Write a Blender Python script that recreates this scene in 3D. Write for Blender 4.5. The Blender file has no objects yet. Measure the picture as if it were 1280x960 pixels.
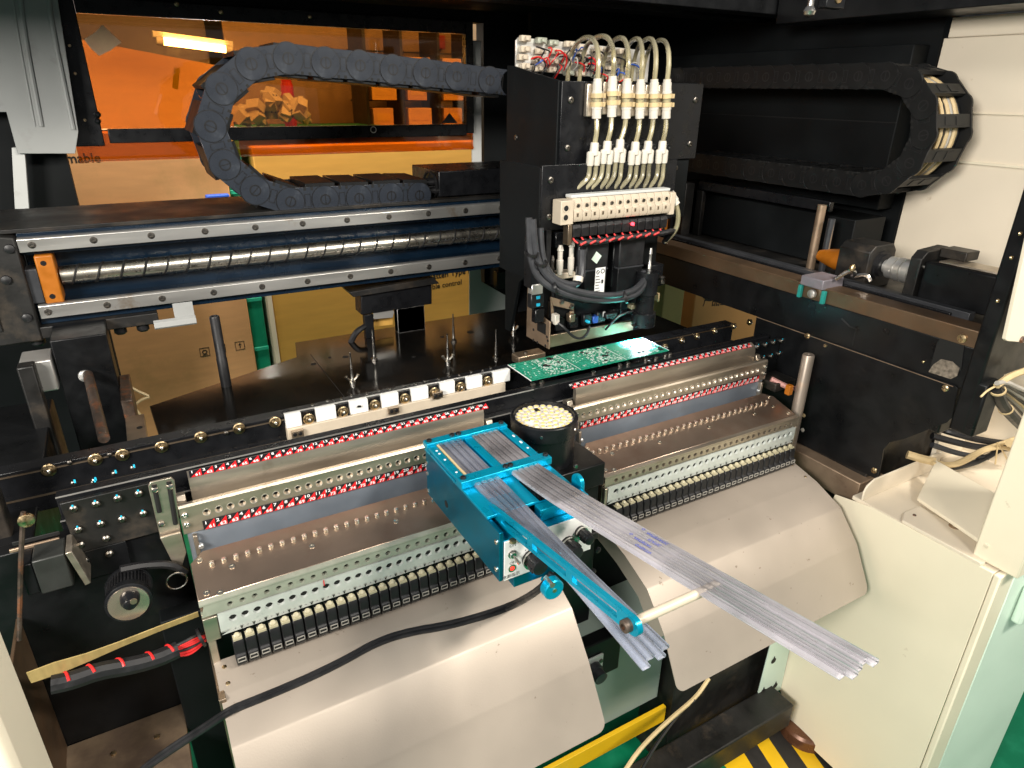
import bpy, math, random
from mathutils import Vector, Matrix
random.seed(7)
scene = bpy.context.scene
C = scene.collection

# ---------------------------------------------------------------- camera
CAM = Vector((-0.0047, -0.903, 0.5574)); FOC = 833.55
YAW, PITCH, ROLL = (math.radians(a) for a in (29.9277, 23.8572, 0.7747))
fwd = Vector((math.sin(YAW)*math.cos(PITCH), math.cos(YAW)*math.cos(PITCH), -math.sin(PITCH)))
rgt = fwd.cross(Vector((0, 0, 1))).normalized(); upv = rgt.cross(fwd)
rgt, upv = math.cos(ROLL)*rgt+math.sin(ROLL)*upv, -math.sin(ROLL)*rgt+math.cos(ROLL)*upv
cd = bpy.data.cameras.new('camera'); cd.sensor_width = 36; cd.lens = FOC/1280*36
cd.clip_start = 0.02; cd.clip_end = 60
cam = bpy.data.objects.new('camera', cd); C.objects.link(cam)
cam.matrix_world = Matrix(((rgt.x, upv.x, -fwd.x, CAM.x), (rgt.y, upv.y, -fwd.y, CAM.y), (rgt.z, upv.z, -fwd.z, CAM.z), (0, 0, 0, 1)))
scene.camera = cam

# ---------------------------------------------------------------- world, lamps, exposure
w = bpy.data.worlds.new('World'); scene.world = w; w.use_nodes = True
bg = w.node_tree.nodes['Background']; bg.inputs[0].default_value = (0.95, 0.96, 1.0, 1); bg.inputs[1].default_value = 0.17
scene.view_settings.view_transform = 'Standard'; scene.view_settings.look = 'None'
scene.view_settings.exposure = 0.0; scene.view_settings.gamma = 1.0
scene.cycles.max_bounces = 6; scene.cycles.transparent_max_bounces = 16
scene.cycles.diffuse_bounces = 3; scene.cycles.glossy_bounces = 4
scene.cycles.use_denoising = True
scene.cycles.sample_clamp_indirect = 6

def area(name, loc, target, sx, sy, power, col=(1, 1, 1)):
    l = bpy.data.lights.new(name, 'AREA'); l.shape = 'RECTANGLE'; l.size = sx; l.size_y = sy
    l.energy = power; l.color = col
    o = bpy.data.objects.new(name, l); C.objects.link(o); o.location = loc
    o.rotation_euler = (Vector(target)-Vector(loc)).to_track_quat('-Z', 'Y').to_euler()
    return o
area('ceiling_tube_light', (1.45, -1.65, 1.62), (0.5, 0.0, 0.0), 0.42, 0.22, 50, (1.0, 0.93, 0.82))
area('ceiling_tube_light', (0.40, -1.9, 1.60), (0.5, 0.1, 0.0), 0.5, 0.22, 24, (1.0, 0.94, 0.85))
area('ceiling_panel_light', (-1.35, -1.15, 1.05), (1.3, -0.2, -0.3), 0.8, 0.5, 82, (1.0, 0.95, 0.87))
area('factory_light', (0.6, 1.36, 1.25), (0.6, 1.85, 0.1), 2.4, 0.12, 50, (1.0, 0.88, 0.72))

# ---------------------------------------------------------------- a pixel of the 1280 x 960 photograph on a plane of the machine
def at(u, v, x=None, y=None, z=None):
    d = fwd + rgt*((u-640)/FOC) - upv*((v-480)/FOC)
    if x is not None: t = (x-CAM.x)/d.x
    elif y is not None: t = (y-CAM.y)/d.y
    else: t = (z-CAM.z)/d.z
    return CAM + d*t

# ---------------------------------------------------------------- mesh builder
class MB:
    def __init__(s): s.v = []; s.f = []; s.mi = []
    def add(s, vs, fs, m=0):
        b = len(s.v); s.v += [tuple(p) for p in vs]; s.f += [tuple(b+i for i in f) for f in fs]; s.mi += [m]*len(fs); return s
    def box(s, x0, x1, y0, y1, z0, z1, m=0):
        if x0 > x1: x0, x1 = x1, x0
        if y0 > y1: y0, y1 = y1, y0
        if z0 > z1: z0, z1 = z1, z0
        v = [(x0,y0,z0),(x1,y0,z0),(x1,y1,z0),(x0,y1,z0),(x0,y0,z1),(x1,y0,z1),(x1,y1,z1),(x0,y1,z1)]
        return s.add(v, [(0,3,2,1),(4,5,6,7),(0,1,5,4),(1,2,6,5),(2,3,7,6),(3,0,4,7)], m)
    def obox(s, c, size, rot=None, m=0):
        a, b, d = (q/2 for q in size); R = rot or Matrix.Identity(3); c = Vector(c)
        v = [c+R@Vector((i*a, j*b, k*d)) for k in (-1, 1) for (i, j) in ((-1,-1),(1,-1),(1,1),(-1,1))]
        return s.add(v, [(0,3,2,1),(4,5,6,7),(0,1,5,4),(1,2,6,5),(2,3,7,6),(3,0,4,7)], m)
    @staticmethod
    def frame(d):
        d = Vector(d).normalized(); a = Vector((0,0,1)) if abs(d.z) < .9 else Vector((1,0,0))
        u = d.cross(a).normalized(); return u, d.cross(u), d
    def lathe(s, c, axis, prof, n=20, m=0, cap0=True, cap1=True):
        # prof: list of (distance along the axis, radius)
        u, w_, d = s.frame(axis); c = Vector(c); vs = []; fs = []
        for (h, r) in prof:
            for i in range(n):
                t = 2*math.pi*i/n; vs.append(c+d*h+u*(r*math.cos(t))+w_*(r*math.sin(t)))
        for k in range(len(prof)-1):
            for i in range(n):
                j = (i+1) % n; fs.append((k*n+i, (k+1)*n+i, (k+1)*n+j, k*n+j))
        if cap0: fs.append(tuple(range(n)))
        if cap1: fs.append(tuple((len(prof)-1)*n+i for i in reversed(range(n))))
        return s.add(vs, fs, m)
    def cyl(s, p0, p1, r0, r1=None, n=16, m=0):
        p0 = Vector(p0); p1 = Vector(p1)
        return s.lathe(p0, p1-p0, [(0, r0), ((p1-p0).length, r0 if r1 is None else r1)], n, m)
    def ring(s, c, axis, ri, ro, h, n=20, m=0):
        u, w_, d = s.frame(axis); c = Vector(c); vs = []; fs = []
        for (hh, r) in ((0, ro), (h, ro), (h, ri), (0, ri)):
            for i in range(n):
                t = 2*math.pi*i/n; vs.append(c+d*hh+u*(r*math.cos(t))+w_*(r*math.sin(t)))
        for k in range(4):
            for i in range(n):
                j = (i+1) % n; k2 = (k+1) % 4; fs.append((k*n+i, k2*n+i, k2*n+j, k*n+j))
        return s.add(vs, fs, m)
    def tube(s, pts, r, n=8, m=0, smooth=0):
        pts = [Vector(p) for p in pts]
        for _ in range(smooth):
            q = [pts[0]]
            for a, b in zip(pts, pts[1:]): q += [a.lerp(b, .25), a.lerp(b, .75)]
            pts = q+[pts[-1]]
        vs = []; fs = []; u = None
        rr = r if isinstance(r, (list, tuple)) else None
        for k, p in enumerate(pts):
            d = (pts[min(k+1, len(pts)-1)]-pts[max(k-1, 0)]).normalized()
            if u is None: u = s.frame(d)[0]
            u = (u-d*u.dot(d)).normalized(); w_ = d.cross(u)
            rad = r if rr is None else rr[min(len(rr)-1, int(k*len(rr)/len(pts)))]
            for i in range(n):
                t = 2*math.pi*i/n; vs.append(p+u*(rad*math.cos(t))+w_*(rad*math.sin(t)))
        for k in range(len(pts)-1):
            for i in range(n):
                j = (i+1) % n; fs.append((k*n+i, k*n+j, (k+1)*n+j, (k+1)*n+i))
        fs.append(tuple(reversed(range(n)))); fs.append(tuple((len(pts)-1)*n+i for i in range(n)))
        return s.add(vs, fs, m)
    def prism(s, poly, ax, a0, a1, m=0):
        # polygon in the two other axes, extruded along ax
        def P(p, a):
            return {'x': (a, p[0], p[1]), 'y': (p[0], a, p[1]), 'z': (p[0], p[1], a)}[ax]
        n = len(poly); vs = [P(p, a0) for p in poly]+[P(p, a1) for p in poly]
        fs = [tuple(range(n)), tuple(reversed(range(n, 2*n)))]+[(i, i+n, (i+1) % n+n, (i+1) % n) for i in range(n)]
        return s.add(vs, fs, m)
    def sheet(s, prof, x0, x1, t, m=0):
        # a bent sheet: profile in (y, z) swept along x, thickness t downwards
        n = len(prof); nb = []
        for k in range(n):
            a = Vector(prof[max(k-1, 0)]); b = Vector(prof[min(k+1, n-1)]); d = (b-a).normalized(); nb.append(Vector((-d.y, d.x)))
        low = [(p[0]-q.x*t, p[1]-q.y*t) for p, q in zip(prof, nb)]
        return s.prism(list(prof)+low[::-1], 'x', x0, x1, m)
    def holed(s, x0, x1, y, z0, z1, holes, depth=.004, n=16, bore=None, m=0, mh=1, fl=False):
        # plate facing -Y at depth y, cells between the holes (cx, cz, r) in one row, each bored
        holes = sorted(holes); xs = [x0]+[(a[0]+b[0])/2 for a, b in zip(holes, holes[1:])]+[x1]
        for (cx, cz, r), a, b in zip(holes, xs, xs[1:]):
            vs = []; fs = []
            for i in range(n):
                t = 2*math.pi*(i+.5)/n; c_, s_ = math.cos(t), math.sin(t)
                k = min((b-cx)/c_ if c_ > 0 else (a-cx)/c_, (z1-cz)/s_ if s_ > 0 else (z0-cz)/s_)
                vs.append((cx+k*c_, y, cz+k*s_))
            corner = []
            for i in range(n):
                t = 2*math.pi*(i+.5)/n; vs.append((cx+r*math.cos(t), y, cz+r*math.sin(t)))
            rb = r*(bore or .8)
            for i in range(n):
                t = 2*math.pi*(i+.5)/n; vs.append((cx+rb*math.cos(t), y+depth, cz+rb*math.sin(t)))
            for i in range(n):
                j = (i+1) % n
                pa, pb = vs[i], vs[j]
                if abs(pa[0]-pb[0]) > 1e-9 and abs(pa[2]-pb[2]) > 1e-9:
                    cxn = (b if (pa[0]+pb[0])/2 > cx else a, y, z1 if (pa[2]+pb[2])/2 > cz else z0)
                    corner.append(cxn); fs.append((i, 3*n+len(corner)-1, j, n+j, n+i))
                else: fs.append((i, j, n+j, n+i))
            s.add(vs+corner, fs, m)
            b0 = len(s.v)-len(vs)-len(corner)
            for i in range(n):
                j = (i+1) % n; s.f.append((b0+n+i, b0+n+j, b0+2*n+j, b0+2*n+i)); s.mi.append(m)
            s.f.append(tuple(b0+2*n+i for i in range(n))); s.mi.append(mh)
        return s
    def build(s, name, mat, parent=None, bevel=0, seg=2, ang=35, origin=None):
        me = bpy.data.meshes.new(name); vs = s.v
        if origin is not None: vs = [(a[0]-origin[0], a[1]-origin[1], a[2]-origin[2]) for a in vs]
        me.from_pydata(vs, [], s.f)
        for mm in (mat if isinstance(mat, (list, tuple)) else [mat]): me.materials.append(mm)
        if any(s.mi): me.polygons.foreach_set('material_index', s.mi)
        import bmesh
        bm = bmesh.new(); bm.from_mesh(me); bmesh.ops.recalc_face_normals(bm, faces=bm.faces); bm.to_mesh(me); bm.free()
        me.polygons.foreach_set('use_smooth', [True]*len(me.polygons)); me.set_sharp_from_angle(angle=math.radians(ang))
        o = bpy.data.objects.new(name, me); C.objects.link(o)
        if origin is not None: o.location = origin
        if parent is not None: adopt(o, parent)
        if bevel:
            b = o.modifiers.new('bevel', 'BEVEL'); b.width = bevel; b.segments = seg; b.limit_method = 'ANGLE'; b.angle_limit = math.radians(40)
        return o

def adopt(o, parent):
    # children are modelled in machine coordinates; the parent inverse keeps them there
    o.parent = parent; o.matrix_parent_inverse = parent.matrix_basis.inverted()
def thing(name, label, cat, loc=(0, 0, 0), group=None):
    o = bpy.data.objects.new(name, None); C.objects.link(o); o.empty_display_size = .02
    o.location = loc; o['label'] = label; o['category'] = cat
    if group: o['group'] = group
    return o
def tag(o, label, cat, group=None, kind=None):
    o['label'] = label; o['category'] = cat
    if group: o['group'] = group
    if kind: o['kind'] = kind
    return o
def structure(o, label=None):
    o['kind'] = 'structure'
    if label: o['label'] = label
    return o
def inst(src, loc, parent=None, rot=None, name=None):
    o = src.copy(); C.objects.link(o); o.location = loc
    if rot is not None: o.rotation_euler = rot
    if parent is not None: adopt(o, parent)
    return o
def copy_tree(root, delta, label=None):
    r = root.copy(); C.objects.link(r); r.location = Vector(root.location)+Vector(delta)
    if label: r['label'] = label
    for ch in [c for c in C.objects if c.parent == root]:
        c = ch.copy(); C.objects.link(c); c.parent = r
        for g in [q for q in C.objects if q.parent == ch]:
            d = g.copy(); C.objects.link(d); d.parent = c
    return r

# ---------------------------------------------------------------- lettering (flat print laid on the surface)
_gl = {}
def glyphs(txt):
    if txt not in _gl:
        cu = bpy.data.curves.new('lettering', 'FONT'); cu.body = txt; cu.size = 1; cu.resolution_u = 2
        o = bpy.data.objects.new('lettering', cu); C.objects.link(o)
        dg = bpy.context.evaluated_depsgraph_get(); dg.update(); me = o.evaluated_get(dg).to_mesh()
        _gl[txt] = ([tuple(v.co) for v in me.vertices], [tuple(p.vertices) for p in me.polygons])
        o.evaluated_get(dg).to_mesh_clear(); bpy.data.objects.remove(o); bpy.data.curves.remove(cu)
    return _gl[txt]
def letter(mb, txt, org, ux, uy, h, m=0, bold=0, center=False):
    vs, fs = glyphs(txt); ux = Vector(ux); uy = Vector(uy); org = Vector(org); n_ = ux.normalized().cross(uy.normalized())
    dx = -(max(v[0] for v in vs)+min(v[0] for v in vs))/2 if center else 0
    offs = [(0, 0)] if not bold else [(0, 0), (bold, 0), (0, bold), (bold, bold)]
    for k, (a, b) in enumerate(offs):
        mb.add([org+ux*((v[0]+dx+a)*h)+uy*((v[1]+b)*h)+n_*(2e-5*k) for v in vs], fs, m)
# ---------------------------------------------------------------- materials
def pm(name, col, metal=0., rough=.5, var=.12, scale=30, rvar=.12, bump=0., bscale=150, stretch=(1, 1, 1), wear=None, wscale=18, wlow=.56, whigh=.66, coat=0., spec=.5):
    m = bpy.data.materials.new(name); m.use_nodes = True; nt = m.node_tree; N = nt.nodes; L = nt.links
    b = N['Principled BSDF']; b.inputs['Metallic'].default_value = metal; b.inputs['Coat Weight'].default_value = coat
    b.inputs['Specular IOR Level'].default_value = spec
    tc = N.new('ShaderNodeTexCoord'); mp = N.new('ShaderNodeMapping'); L.new(tc.outputs['Object'], mp.inputs[0]); mp.inputs['Scale'].default_value = stretch
    ns = N.new('ShaderNodeTexNoise'); ns.inputs['Scale'].default_value = scale; ns.inputs['Detail'].default_value = 6; L.new(mp.outputs[0], ns.inputs[0])
    cr = N.new('ShaderNodeValToRGB'); cr.color_ramp.elements[0].position = .3; cr.color_ramp.elements[1].position = .7
    lo = [max(0, c*(1-var)) for c in col]; hi = [min(1, c*(1+var)) for c in col]
    cr.color_ramp.elements[0].color = (*lo, 1); cr.color_ramp.elements[1].color = (*hi, 1); L.new(ns.outputs[0], cr.inputs[0])
    out = cr.outputs[0]
    if wear:
        n2 = N.new('ShaderNodeTexNoise'); n2.inputs['Scale'].default_value = wscale; n2.inputs['Detail'].default_value = 9; n2.inputs['Roughness'].default_value = .65
        L.new(tc.outputs['Object'], n2.inputs[0])
        c2 = N.new('ShaderNodeValToRGB'); c2.color_ramp.elements[0].position = wlow; c2.color_ramp.elements[1].position = whigh; L.new(n2.outputs[0], c2.inputs[0])
        mx = N.new('ShaderNodeMix'); mx.data_type = 'RGBA'; L.new(c2.outputs[0], mx.inputs[0]); L.new(out, mx.inputs[6]); mx.inputs[7].default_value = (*wear, 1); out = mx.outputs[2]
    L.new(out, b.inputs['Base Color'])
    mr = N.new('ShaderNodeMapRange'); mr.inputs[3].default_value = max(.03, rough-rvar); mr.inputs[4].default_value = min(1, rough+rvar)
    mr.inputs[1].default_value = .3; mr.inputs[2].default_value = .7; L.new(ns.outputs[0], mr.inputs[0]); L.new(mr.outputs[0], b.inputs['Roughness'])
    if bump:
        n3 = N.new('ShaderNodeTexNoise'); n3.inputs['Scale'].default_value = bscale; n3.inputs['Detail'].default_value = 4; L.new(mp.outputs[0], n3.inputs[0])
        bp = N.new('ShaderNodeBump'); bp.inputs['Strength'].default_value = bump; bp.inputs['Distance'].default_value = .002; L.new(n3.outputs[0], bp.inputs['Height']); L.new(bp.outputs[0], b.inputs['Normal'])
    return m
def glow(name, col, st):
    m = bpy.data.materials.new(name); m.use_nodes = True; b = m.node_tree.nodes['Principled BSDF']
    b.inputs['Base Color'].default_value = (*col, 1); b.inputs['Emission Color'].default_value = (*col, 1); b.inputs['Emission Strength'].default_value = st
    return m
def clear(name, tint, gloss=.12, rough=.08, haze=0., hazecol=(.8, .8, .85), trans=0.):
    # tinted see-through sheet: straight transmission, a glossy skin, a little milky haze
    m = bpy.data.materials.new(name); m.use_nodes = True; nt = m.node_tree; N = nt.nodes; L = nt.links; N.clear()
    o = N.new('ShaderNodeOutputMaterial'); t = N.new('ShaderNodeBsdfTransparent'); t.inputs[0].default_value = (*tint, 1)
    g = N.new('ShaderNodeBsdfGlossy'); g.inputs['Roughness'].default_value = rough; g.inputs[0].default_value = (1, 1, 1, 1)
    f = N.new('ShaderNodeFresnel'); f.inputs[0].default_value = 1.49
    ad = N.new('ShaderNodeMath'); ad.operation = 'MULTIPLY_ADD'; ad.inputs[1].default_value = 1.0; ad.inputs[2].default_value = gloss*.3; L.new(f.outputs[0], ad.inputs[0])
    m1 = N.new('ShaderNodeMixShader'); L.new(ad.outputs[0], m1.inputs[0]); L.new(g.outputs[0], m1.inputs[2])
    if haze:
        d = N.new('ShaderNodeBsdfDiffuse'); d.inputs[0].default_value = (*hazecol, 1); m2 = N.new('ShaderNodeMixShader')
        if trans:
            tl = N.new('ShaderNodeBsdfTranslucent'); tl.inputs[0].default_value = (*hazecol, 1); m3 = N.new('ShaderNodeMixShader'); m3.inputs[0].default_value = trans; L.new(d.outputs[0], m3.inputs[1]); L.new(tl.outputs[0], m3.inputs[2]); d = m3
        tc = N.new('ShaderNodeTexCoord'); ns = N.new('ShaderNodeTexNoise'); ns.inputs['Scale'].default_value = 14; ns.inputs['Detail'].default_value = 5; L.new(tc.outputs['Object'], ns.inputs[0])
        mr = N.new('ShaderNodeMapRange'); mr.inputs[1].default_value = .3; mr.inputs[2].default_value = .7; mr.inputs[3].default_value = haze*.5; mr.inputs[4].default_value = haze*1.5; L.new(ns.outputs[0], mr.inputs[0])
        L.new(mr.outputs[0], m2.inputs[0]); L.new(t.outputs[0], m2.inputs[1]); L.new(d.outputs[0], m2.inputs[2]); L.new(m2.outputs[0], m1.inputs[1])
    else: L.new(t.outputs[0], m1.inputs[1])
    L.new(m1.outputs[0], o.inputs[0]); return m

M = {}
M['black_paint'] = pm('black_paint', (.0055, .006, .0068), 0, .36, .3, 25, .1, .05, 300, wear=(.018, .0155, .013), wscale=9, wlow=.62, whigh=.85, spec=.3)
M['black_anod'] = pm('black_anodised', (.0075, .008, .0095), 0, .30, .25, 40, .08, .03, 400, wear=(.013, .013, .015), wscale=12, wlow=.6, whigh=.85, spec=.4)
M['dusty_black'] = pm('dusty_black', (.009, .0085, .008), 0, .5, .4, 15, .12, .1, 200, wear=(.055, .042, .030), wscale=14, wlow=.52, whigh=.74)
M['dark_void'] = pm('dark_panel', (.004, .0052, .006), 0, .6, .3, 8, .1, spec=.2)
M['bed_black'] = pm('bed_black', (.006, .0055, .005), 0, .14, .3, 6, .06, .03, 60, wear=(.022, .014, .008), wscale=5, wlow=.5, whigh=.8, spec=.28)
M['chain'] = pm('chain_plastic', (.023, .028, .038), 0, .29, .12, 20, .06, 0, 300, wear=(.075, .085, .10), wscale=16, wlow=.58, whigh=.8)
M['chain_dark'] = pm('chain_plastic_dark', (.0075, .008, .0085), 0, .44, .15, 30, .06, wear=(.014, .014, .014), wscale=16, wlow=.6, whigh=.8, spec=.3)
M['rubber'] = pm('black_rubber', (.011, .011, .0125), 0, .45, .2, 60, .1)
M['cable'] = pm('cable_grey', (.035, .037, .042), 0, .38, .15, 40, .08)
M['steel'] = pm('bright_steel', (.60, .58, .54), 1, .24, .15, 40, .08, .02, 300, wear=(.35, .30, .24), wscale=30, wlow=.6, whigh=.75)
M['rail'] = pm('rail_steel', (.62, .61, .58), .85, .34, .1, 30, .08, .03, 200, stretch=(.1, 1, 1), wear=(.40, .30, .20), wscale=12, wlow=.62, whigh=.74)
M['screw'] = pm('screw_steel', (.84, .79, .68), 1, .28, .06, 60, .03)
M['bolt'] = pm('bolt_head', (.20, .185, .165), 1, .35, .2, 200, .1)
M['brass'] = pm('brassy_bolt', (.62, .47, .27), 1, .32, .2, 200, .1)
M['nickel'] = pm('nickel_plate', (.36, .275, .215), .85, .34, .08, 14, .05, .03, 260, wear=(.30, .20, .145), wscale=9, wlow=.5, whigh=.75)
M['nickel_lite'] = pm('nickel_light', (.56, .49, .40), .9, .38, .12, 24, .08, .03, 260, stretch=(.3, 3, 3), wear=(.42, .34, .26), wscale=16, wlow=.6, whigh=.75)
M['nickel_brown'] = pm('nickel_brown', (.40, .315, .23), .9, .36, .2, 12, .1, .03, 260, stretch=(.3, 3, 3), wear=(.25, .17, .10), wscale=9, wlow=.5, whigh=.7)
M['tray'] = pm('tray_sheet', (.44, .38, .32), .40, .44, .05, 9, .06, .05, 420, stretch=(1, 1, 1), wear=(.25, .20, .155), wscale=52, wlow=.665, whigh=.70)
M['zinc'] = pm('zinc_pale', (.58, .615, .585), .25, .42, .10, 40, .08, .04, 200, wear=(.36, .42, .39), wscale=60, wlow=.6, whigh=.72)
M['zinc_green'] = pm('zinc_greenish', (.40, .42, .345), .35, .42, .15, 30, .08, .04, 200, wear=(.32, .34, .27), wscale=30, wlow=.55, whigh=.7)
M['alu'] = pm('aluminium', (.74, .73, .70), .8, .36, .08, 30, .08, .03, 200, stretch=(.2, 1, 1))
M['blue_grey'] = pm('blue_grey_plate', (.24, .275, .325), .5, .40, .12, 14, .08, .03, 200, wear=(.25, .26, .28), wscale=12, wlow=.58, whigh=.75)
M['hole'] = pm('bore_black', (.004, .004, .004), 0, .7, .1, 20, .05)
M['red'] = pm('label_red', (.75, .012, .018), 0, .42, .08, 60, .05)
M['label_black'] = pm('label_black', (.010, .010, .013), 0, .42, .1, 60, .05)
M['white_print'] = pm('white_print', (.86, .86, .86), 0, .5, .03, 60, .05)
M['black_print'] = pm('black_print', (.02, .018, .016), 0, .6, .1, 60, .05)
M['blue_print'] = pm('blue_print', (.05, .08, .45), 0, .5, .1, 60, .05)
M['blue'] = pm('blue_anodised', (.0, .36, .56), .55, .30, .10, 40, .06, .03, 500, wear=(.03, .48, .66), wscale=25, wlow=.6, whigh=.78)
M['blue_shaded'] = pm('blue_anodised_shaded', (.0, .22, .37), .85, .34, .1, 40, .06, .03, 500)  # same blue, darkened to paint the shade on the box sides
M['cream'] = pm('cream_paint', (.86, .78, .61), 0, .42, .03, 6, .06, .05, 350, wear=(.62, .52, .38), wscale=22, wlow=.68, whigh=.76)
M['cream_warm'] = pm('cream_warm', (.80, .71, .57), 0, .45, .04, 5, .06, .05, 350, wear=(.55, .44, .30), wscale=20, wlow=.66, whigh=.76)
M['grey_white'] = pm('grey_white_sheet', (.60, .61, .60), 0, .45, .05, 6, .06, .04, 300, wear=(.45, .45, .43), wscale=18, wlow=.64, whigh=.76)
M['pale_green'] = pm('pale_green_paint', (.66, .80, .69), 0, .4, .04, 6, .06, .03, 300)
M['grey_green'] = pm('grey_green_paint', (.40, .49, .44), 0, .45, .05, 8, .06, .03, 300)
M['yellow'] = pm('yellow_paint', (.78, .47, .01), 0, .42, .06, 12, .06, wear=(.35, .22, .02), wscale=15, wlow=.64, whigh=.75)
M['floor'] = pm('green_floor', (.004, .165, .075), 0, .25, .12, 3, .06, .02, 40, wear=(.012, .21, .105), wscale=8, wlow=.5, whigh=.7)
M['cardboard'] = pm('cardboard', (.56, .30, .13), 0, .75, .07, 8, .05, .08, 90, stretch=(1, 1, 6), wear=(.42, .25, .10), wscale=5, wlow=.55, whigh=.75)
M['cardboard_y'] = pm('cardboard_yellow', (.64, .36, .075), 0, .7, .06, 8, .05, .06, 90, stretch=(1, 1, 6))
M['amber'] = clear('amber_acrylic', (.665, .45, .205), .1, .04)
M['amber2'] = clear('amber_acrylic_edge', (.82, .45, .14), .1, .05, .10, (.6, .18, .02))
M['stick'] = clear('clear_tube', (.985, .98, 1.0), .14, .13, .28, (.95, .91, .97), .4)
M['stick_thin'] = clear('clear_tube_thin', (.90, .94, 1.0), .12, .14, .17, (.86, .88, 1.0), .4)
M['stick_floor'] = clear('clear_tube_floor', (.97, .96, .99), .05, .25, .62, (.98, .94, .98), .1)
M['stick_floor_thin'] = clear('clear_tube_thin_floor', (.90, .93, 1.0), .05, .25, .34, (.86, .87, 1.0), .1)
M['stick_blue'] = clear('clear_tube_bluish', (.60, .76, .97), .2, .12, .22, (.55, .68, .95))
M['hose'] = clear('hose_plastic', (.80, .74, .52), .2, .2, .42, (.62, .56, .36))
M['ivory'] = pm('ivory_plastic', (.56, .48, .375), 0, .38, .05, 60, .06, wear=(.62, .52, .36), wscale=60, wlow=.64, whigh=.76)
M['ivory2'] = pm('ivory_bright', (.64, .60, .53), 0, .34, .05, 60, .06)
M['fitting'] = pm('fitting_cream', (.44, .40, .27), 0, .35, .08, 60, .06)
M['pcb'] = None
M['chip'] = pm('chip_black', (.012, .012, .013), 0, .35, .1, 80, .05)
M['solder'] = pm('solder_pad', (.70, .70, .72), .7, .3, .1, 90, .06)
M['orange'] = pm('orange_bumper', (.40, .125, .008), 0, .40, .15, 50, .08, wear=(.42, .13, .01), wscale=60, wlow=.55, whigh=.7)
M['navy'] = pm('beam_navy', (.003, .011, .024), 0, .26, .3, 10, .08, .06, 60, wear=(.03, .06, .10), wscale=24, wlow=.66, whigh=.78)
M['brown_rust'] = pm('brown_ground_steel', (.155, .10, .06), .55, .42, .18, 16, .1, .04, 150, wear=(.17, .10, .055), wscale=14, wlow=.5, whigh=.64)
M['brown_brkt'] = pm('bronze_plate', (.36, .26, .18), .6, .42, .1, 30, .08, wear=(.26, .18, .12), wscale=20, wlow=.58, whigh=.72)
M['rust'] = pm('rusty_rod', (.10, .075, .06), .6, .5, .4, 60, .1, .2, 200, wear=(.24, .10, .05), wscale=50, wlow=.5, whigh=.62)
M['beige_wire'] = pm('beige_wire', (.60, .46, .25), 0, .5, .12, 30, .06)
M['grey_wire'] = pm('grey_wire', (.40, .38, .34), 0, .45, .12, 30, .06)
M['red_wire'] = pm('red_wire', (.62, .02, .02), 0, .4, .12, 30, .06)
M['blue_wire'] = pm('blue_wire', (.03, .10, .45), 0, .4, .12, 30, .06)
M['cyan_mark'] = pm('cyan_paint_mark', (.02, .50, .75), 0, .5, .1, 30, .06)
M['white'] = pm('white_plastic', (.80, .80, .78), 0, .4, .03, 60, .06)
M['led_red'] = glow('red_led', (1, .02, .03), 14)
M['led_white'] = glow('white_led', (.75, .86, 1), 40)
M['tube_glow'] = glow('tube_reflection_glow', (1, .95, .85), 90)  # glow for the tube reflection in the amber pane
M['led_off'] = pm('led_yellow', (.95, .66, .20), 0, .3, .15, 200, .06)
M['led_base'] = pm('led_reflector', (.86, .84, .76), .1, .35, .06, 200, .06)
# ---------------------------------------------------------------- floor and machine housing
o = MB().box(-4, 5, -2.5, 6, -.94, -.90).build('floor', M['floor']); structure(o, 'green painted factory floor')
o = MB().box(-4, 5, 5.0, 5.1, -.9, 3).build('back_wall', pm('wall_paint', (.25, .22, .18), 0, .6)); structure(o, 'dim far wall of the factory hall')

# hood: the dark roof over the gantry, open to the front
t = thing('machine_hood', 'black hood roof over the gantry with round head bolts', 'hood', (.6, .6, .78))
MB().box(-.60, 1.70, .42, 1.30, .775, .80).build('roof_panel', M['dark_void'], t)
MB().box(-.60, 1.70, .42, .48, .735, .7745).build('front_rib', M['black_paint'], t, .002)
MB().box(1.50, 1.75, -.60, .415, .7135, .7745).build('side_rib', M['black_paint'], t, .002)
MB().box(-.60, 1.70, .55, .62, .735, .7745).build('cross_rib', M['black_paint'], t, .002)
for (u, v) in ((222, 4), (278, 14), (390, 20), (815, 42)):
    p = at(u, v, y=1.15); q = MB(); q.lathe((p.x, 1.174, p.z), (0, -1, 0), [(0, .007), (.004, .006), (.006, .003)], 10); q.build('hood_bolt', M['brass'], t)
# small gas strut end under the hood
t = thing('hood_strut', 'polished ball end of a gas strut under the black hood', 'strut', tuple(at(1012, 14, y=.02)))
p = at(1012, 14, y=.02)
q = MB(); q.cyl((p.x, p.y, p.z+.05), (p.x, p.y, p.z+.006), .006, .006, 12); q.build('strut_rod', M['steel'], t)
q = MB(); q.lathe((p.x, p.y, p.z-.010), (0, 0, 1), [(0, .003), (.004, .009), (.010, .011), (.016, .008), (.02, .004)], 14); q.build('ball_end', M['steel'], t)
q = MB(); q.obox((p.x+.055, p.y, p.z+.022), (.05, .02, .03)); q.build('strut_bracket', M['black_anod'], t, .002)
q = MB(); q.lathe((p.x+.058, p.y-.0105, p.z+.024), (0, -1, 0), [(0, .009), (.002, .009), (.003, .007)], 16); q.build('bracket_disc', M['brass'], t)

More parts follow.
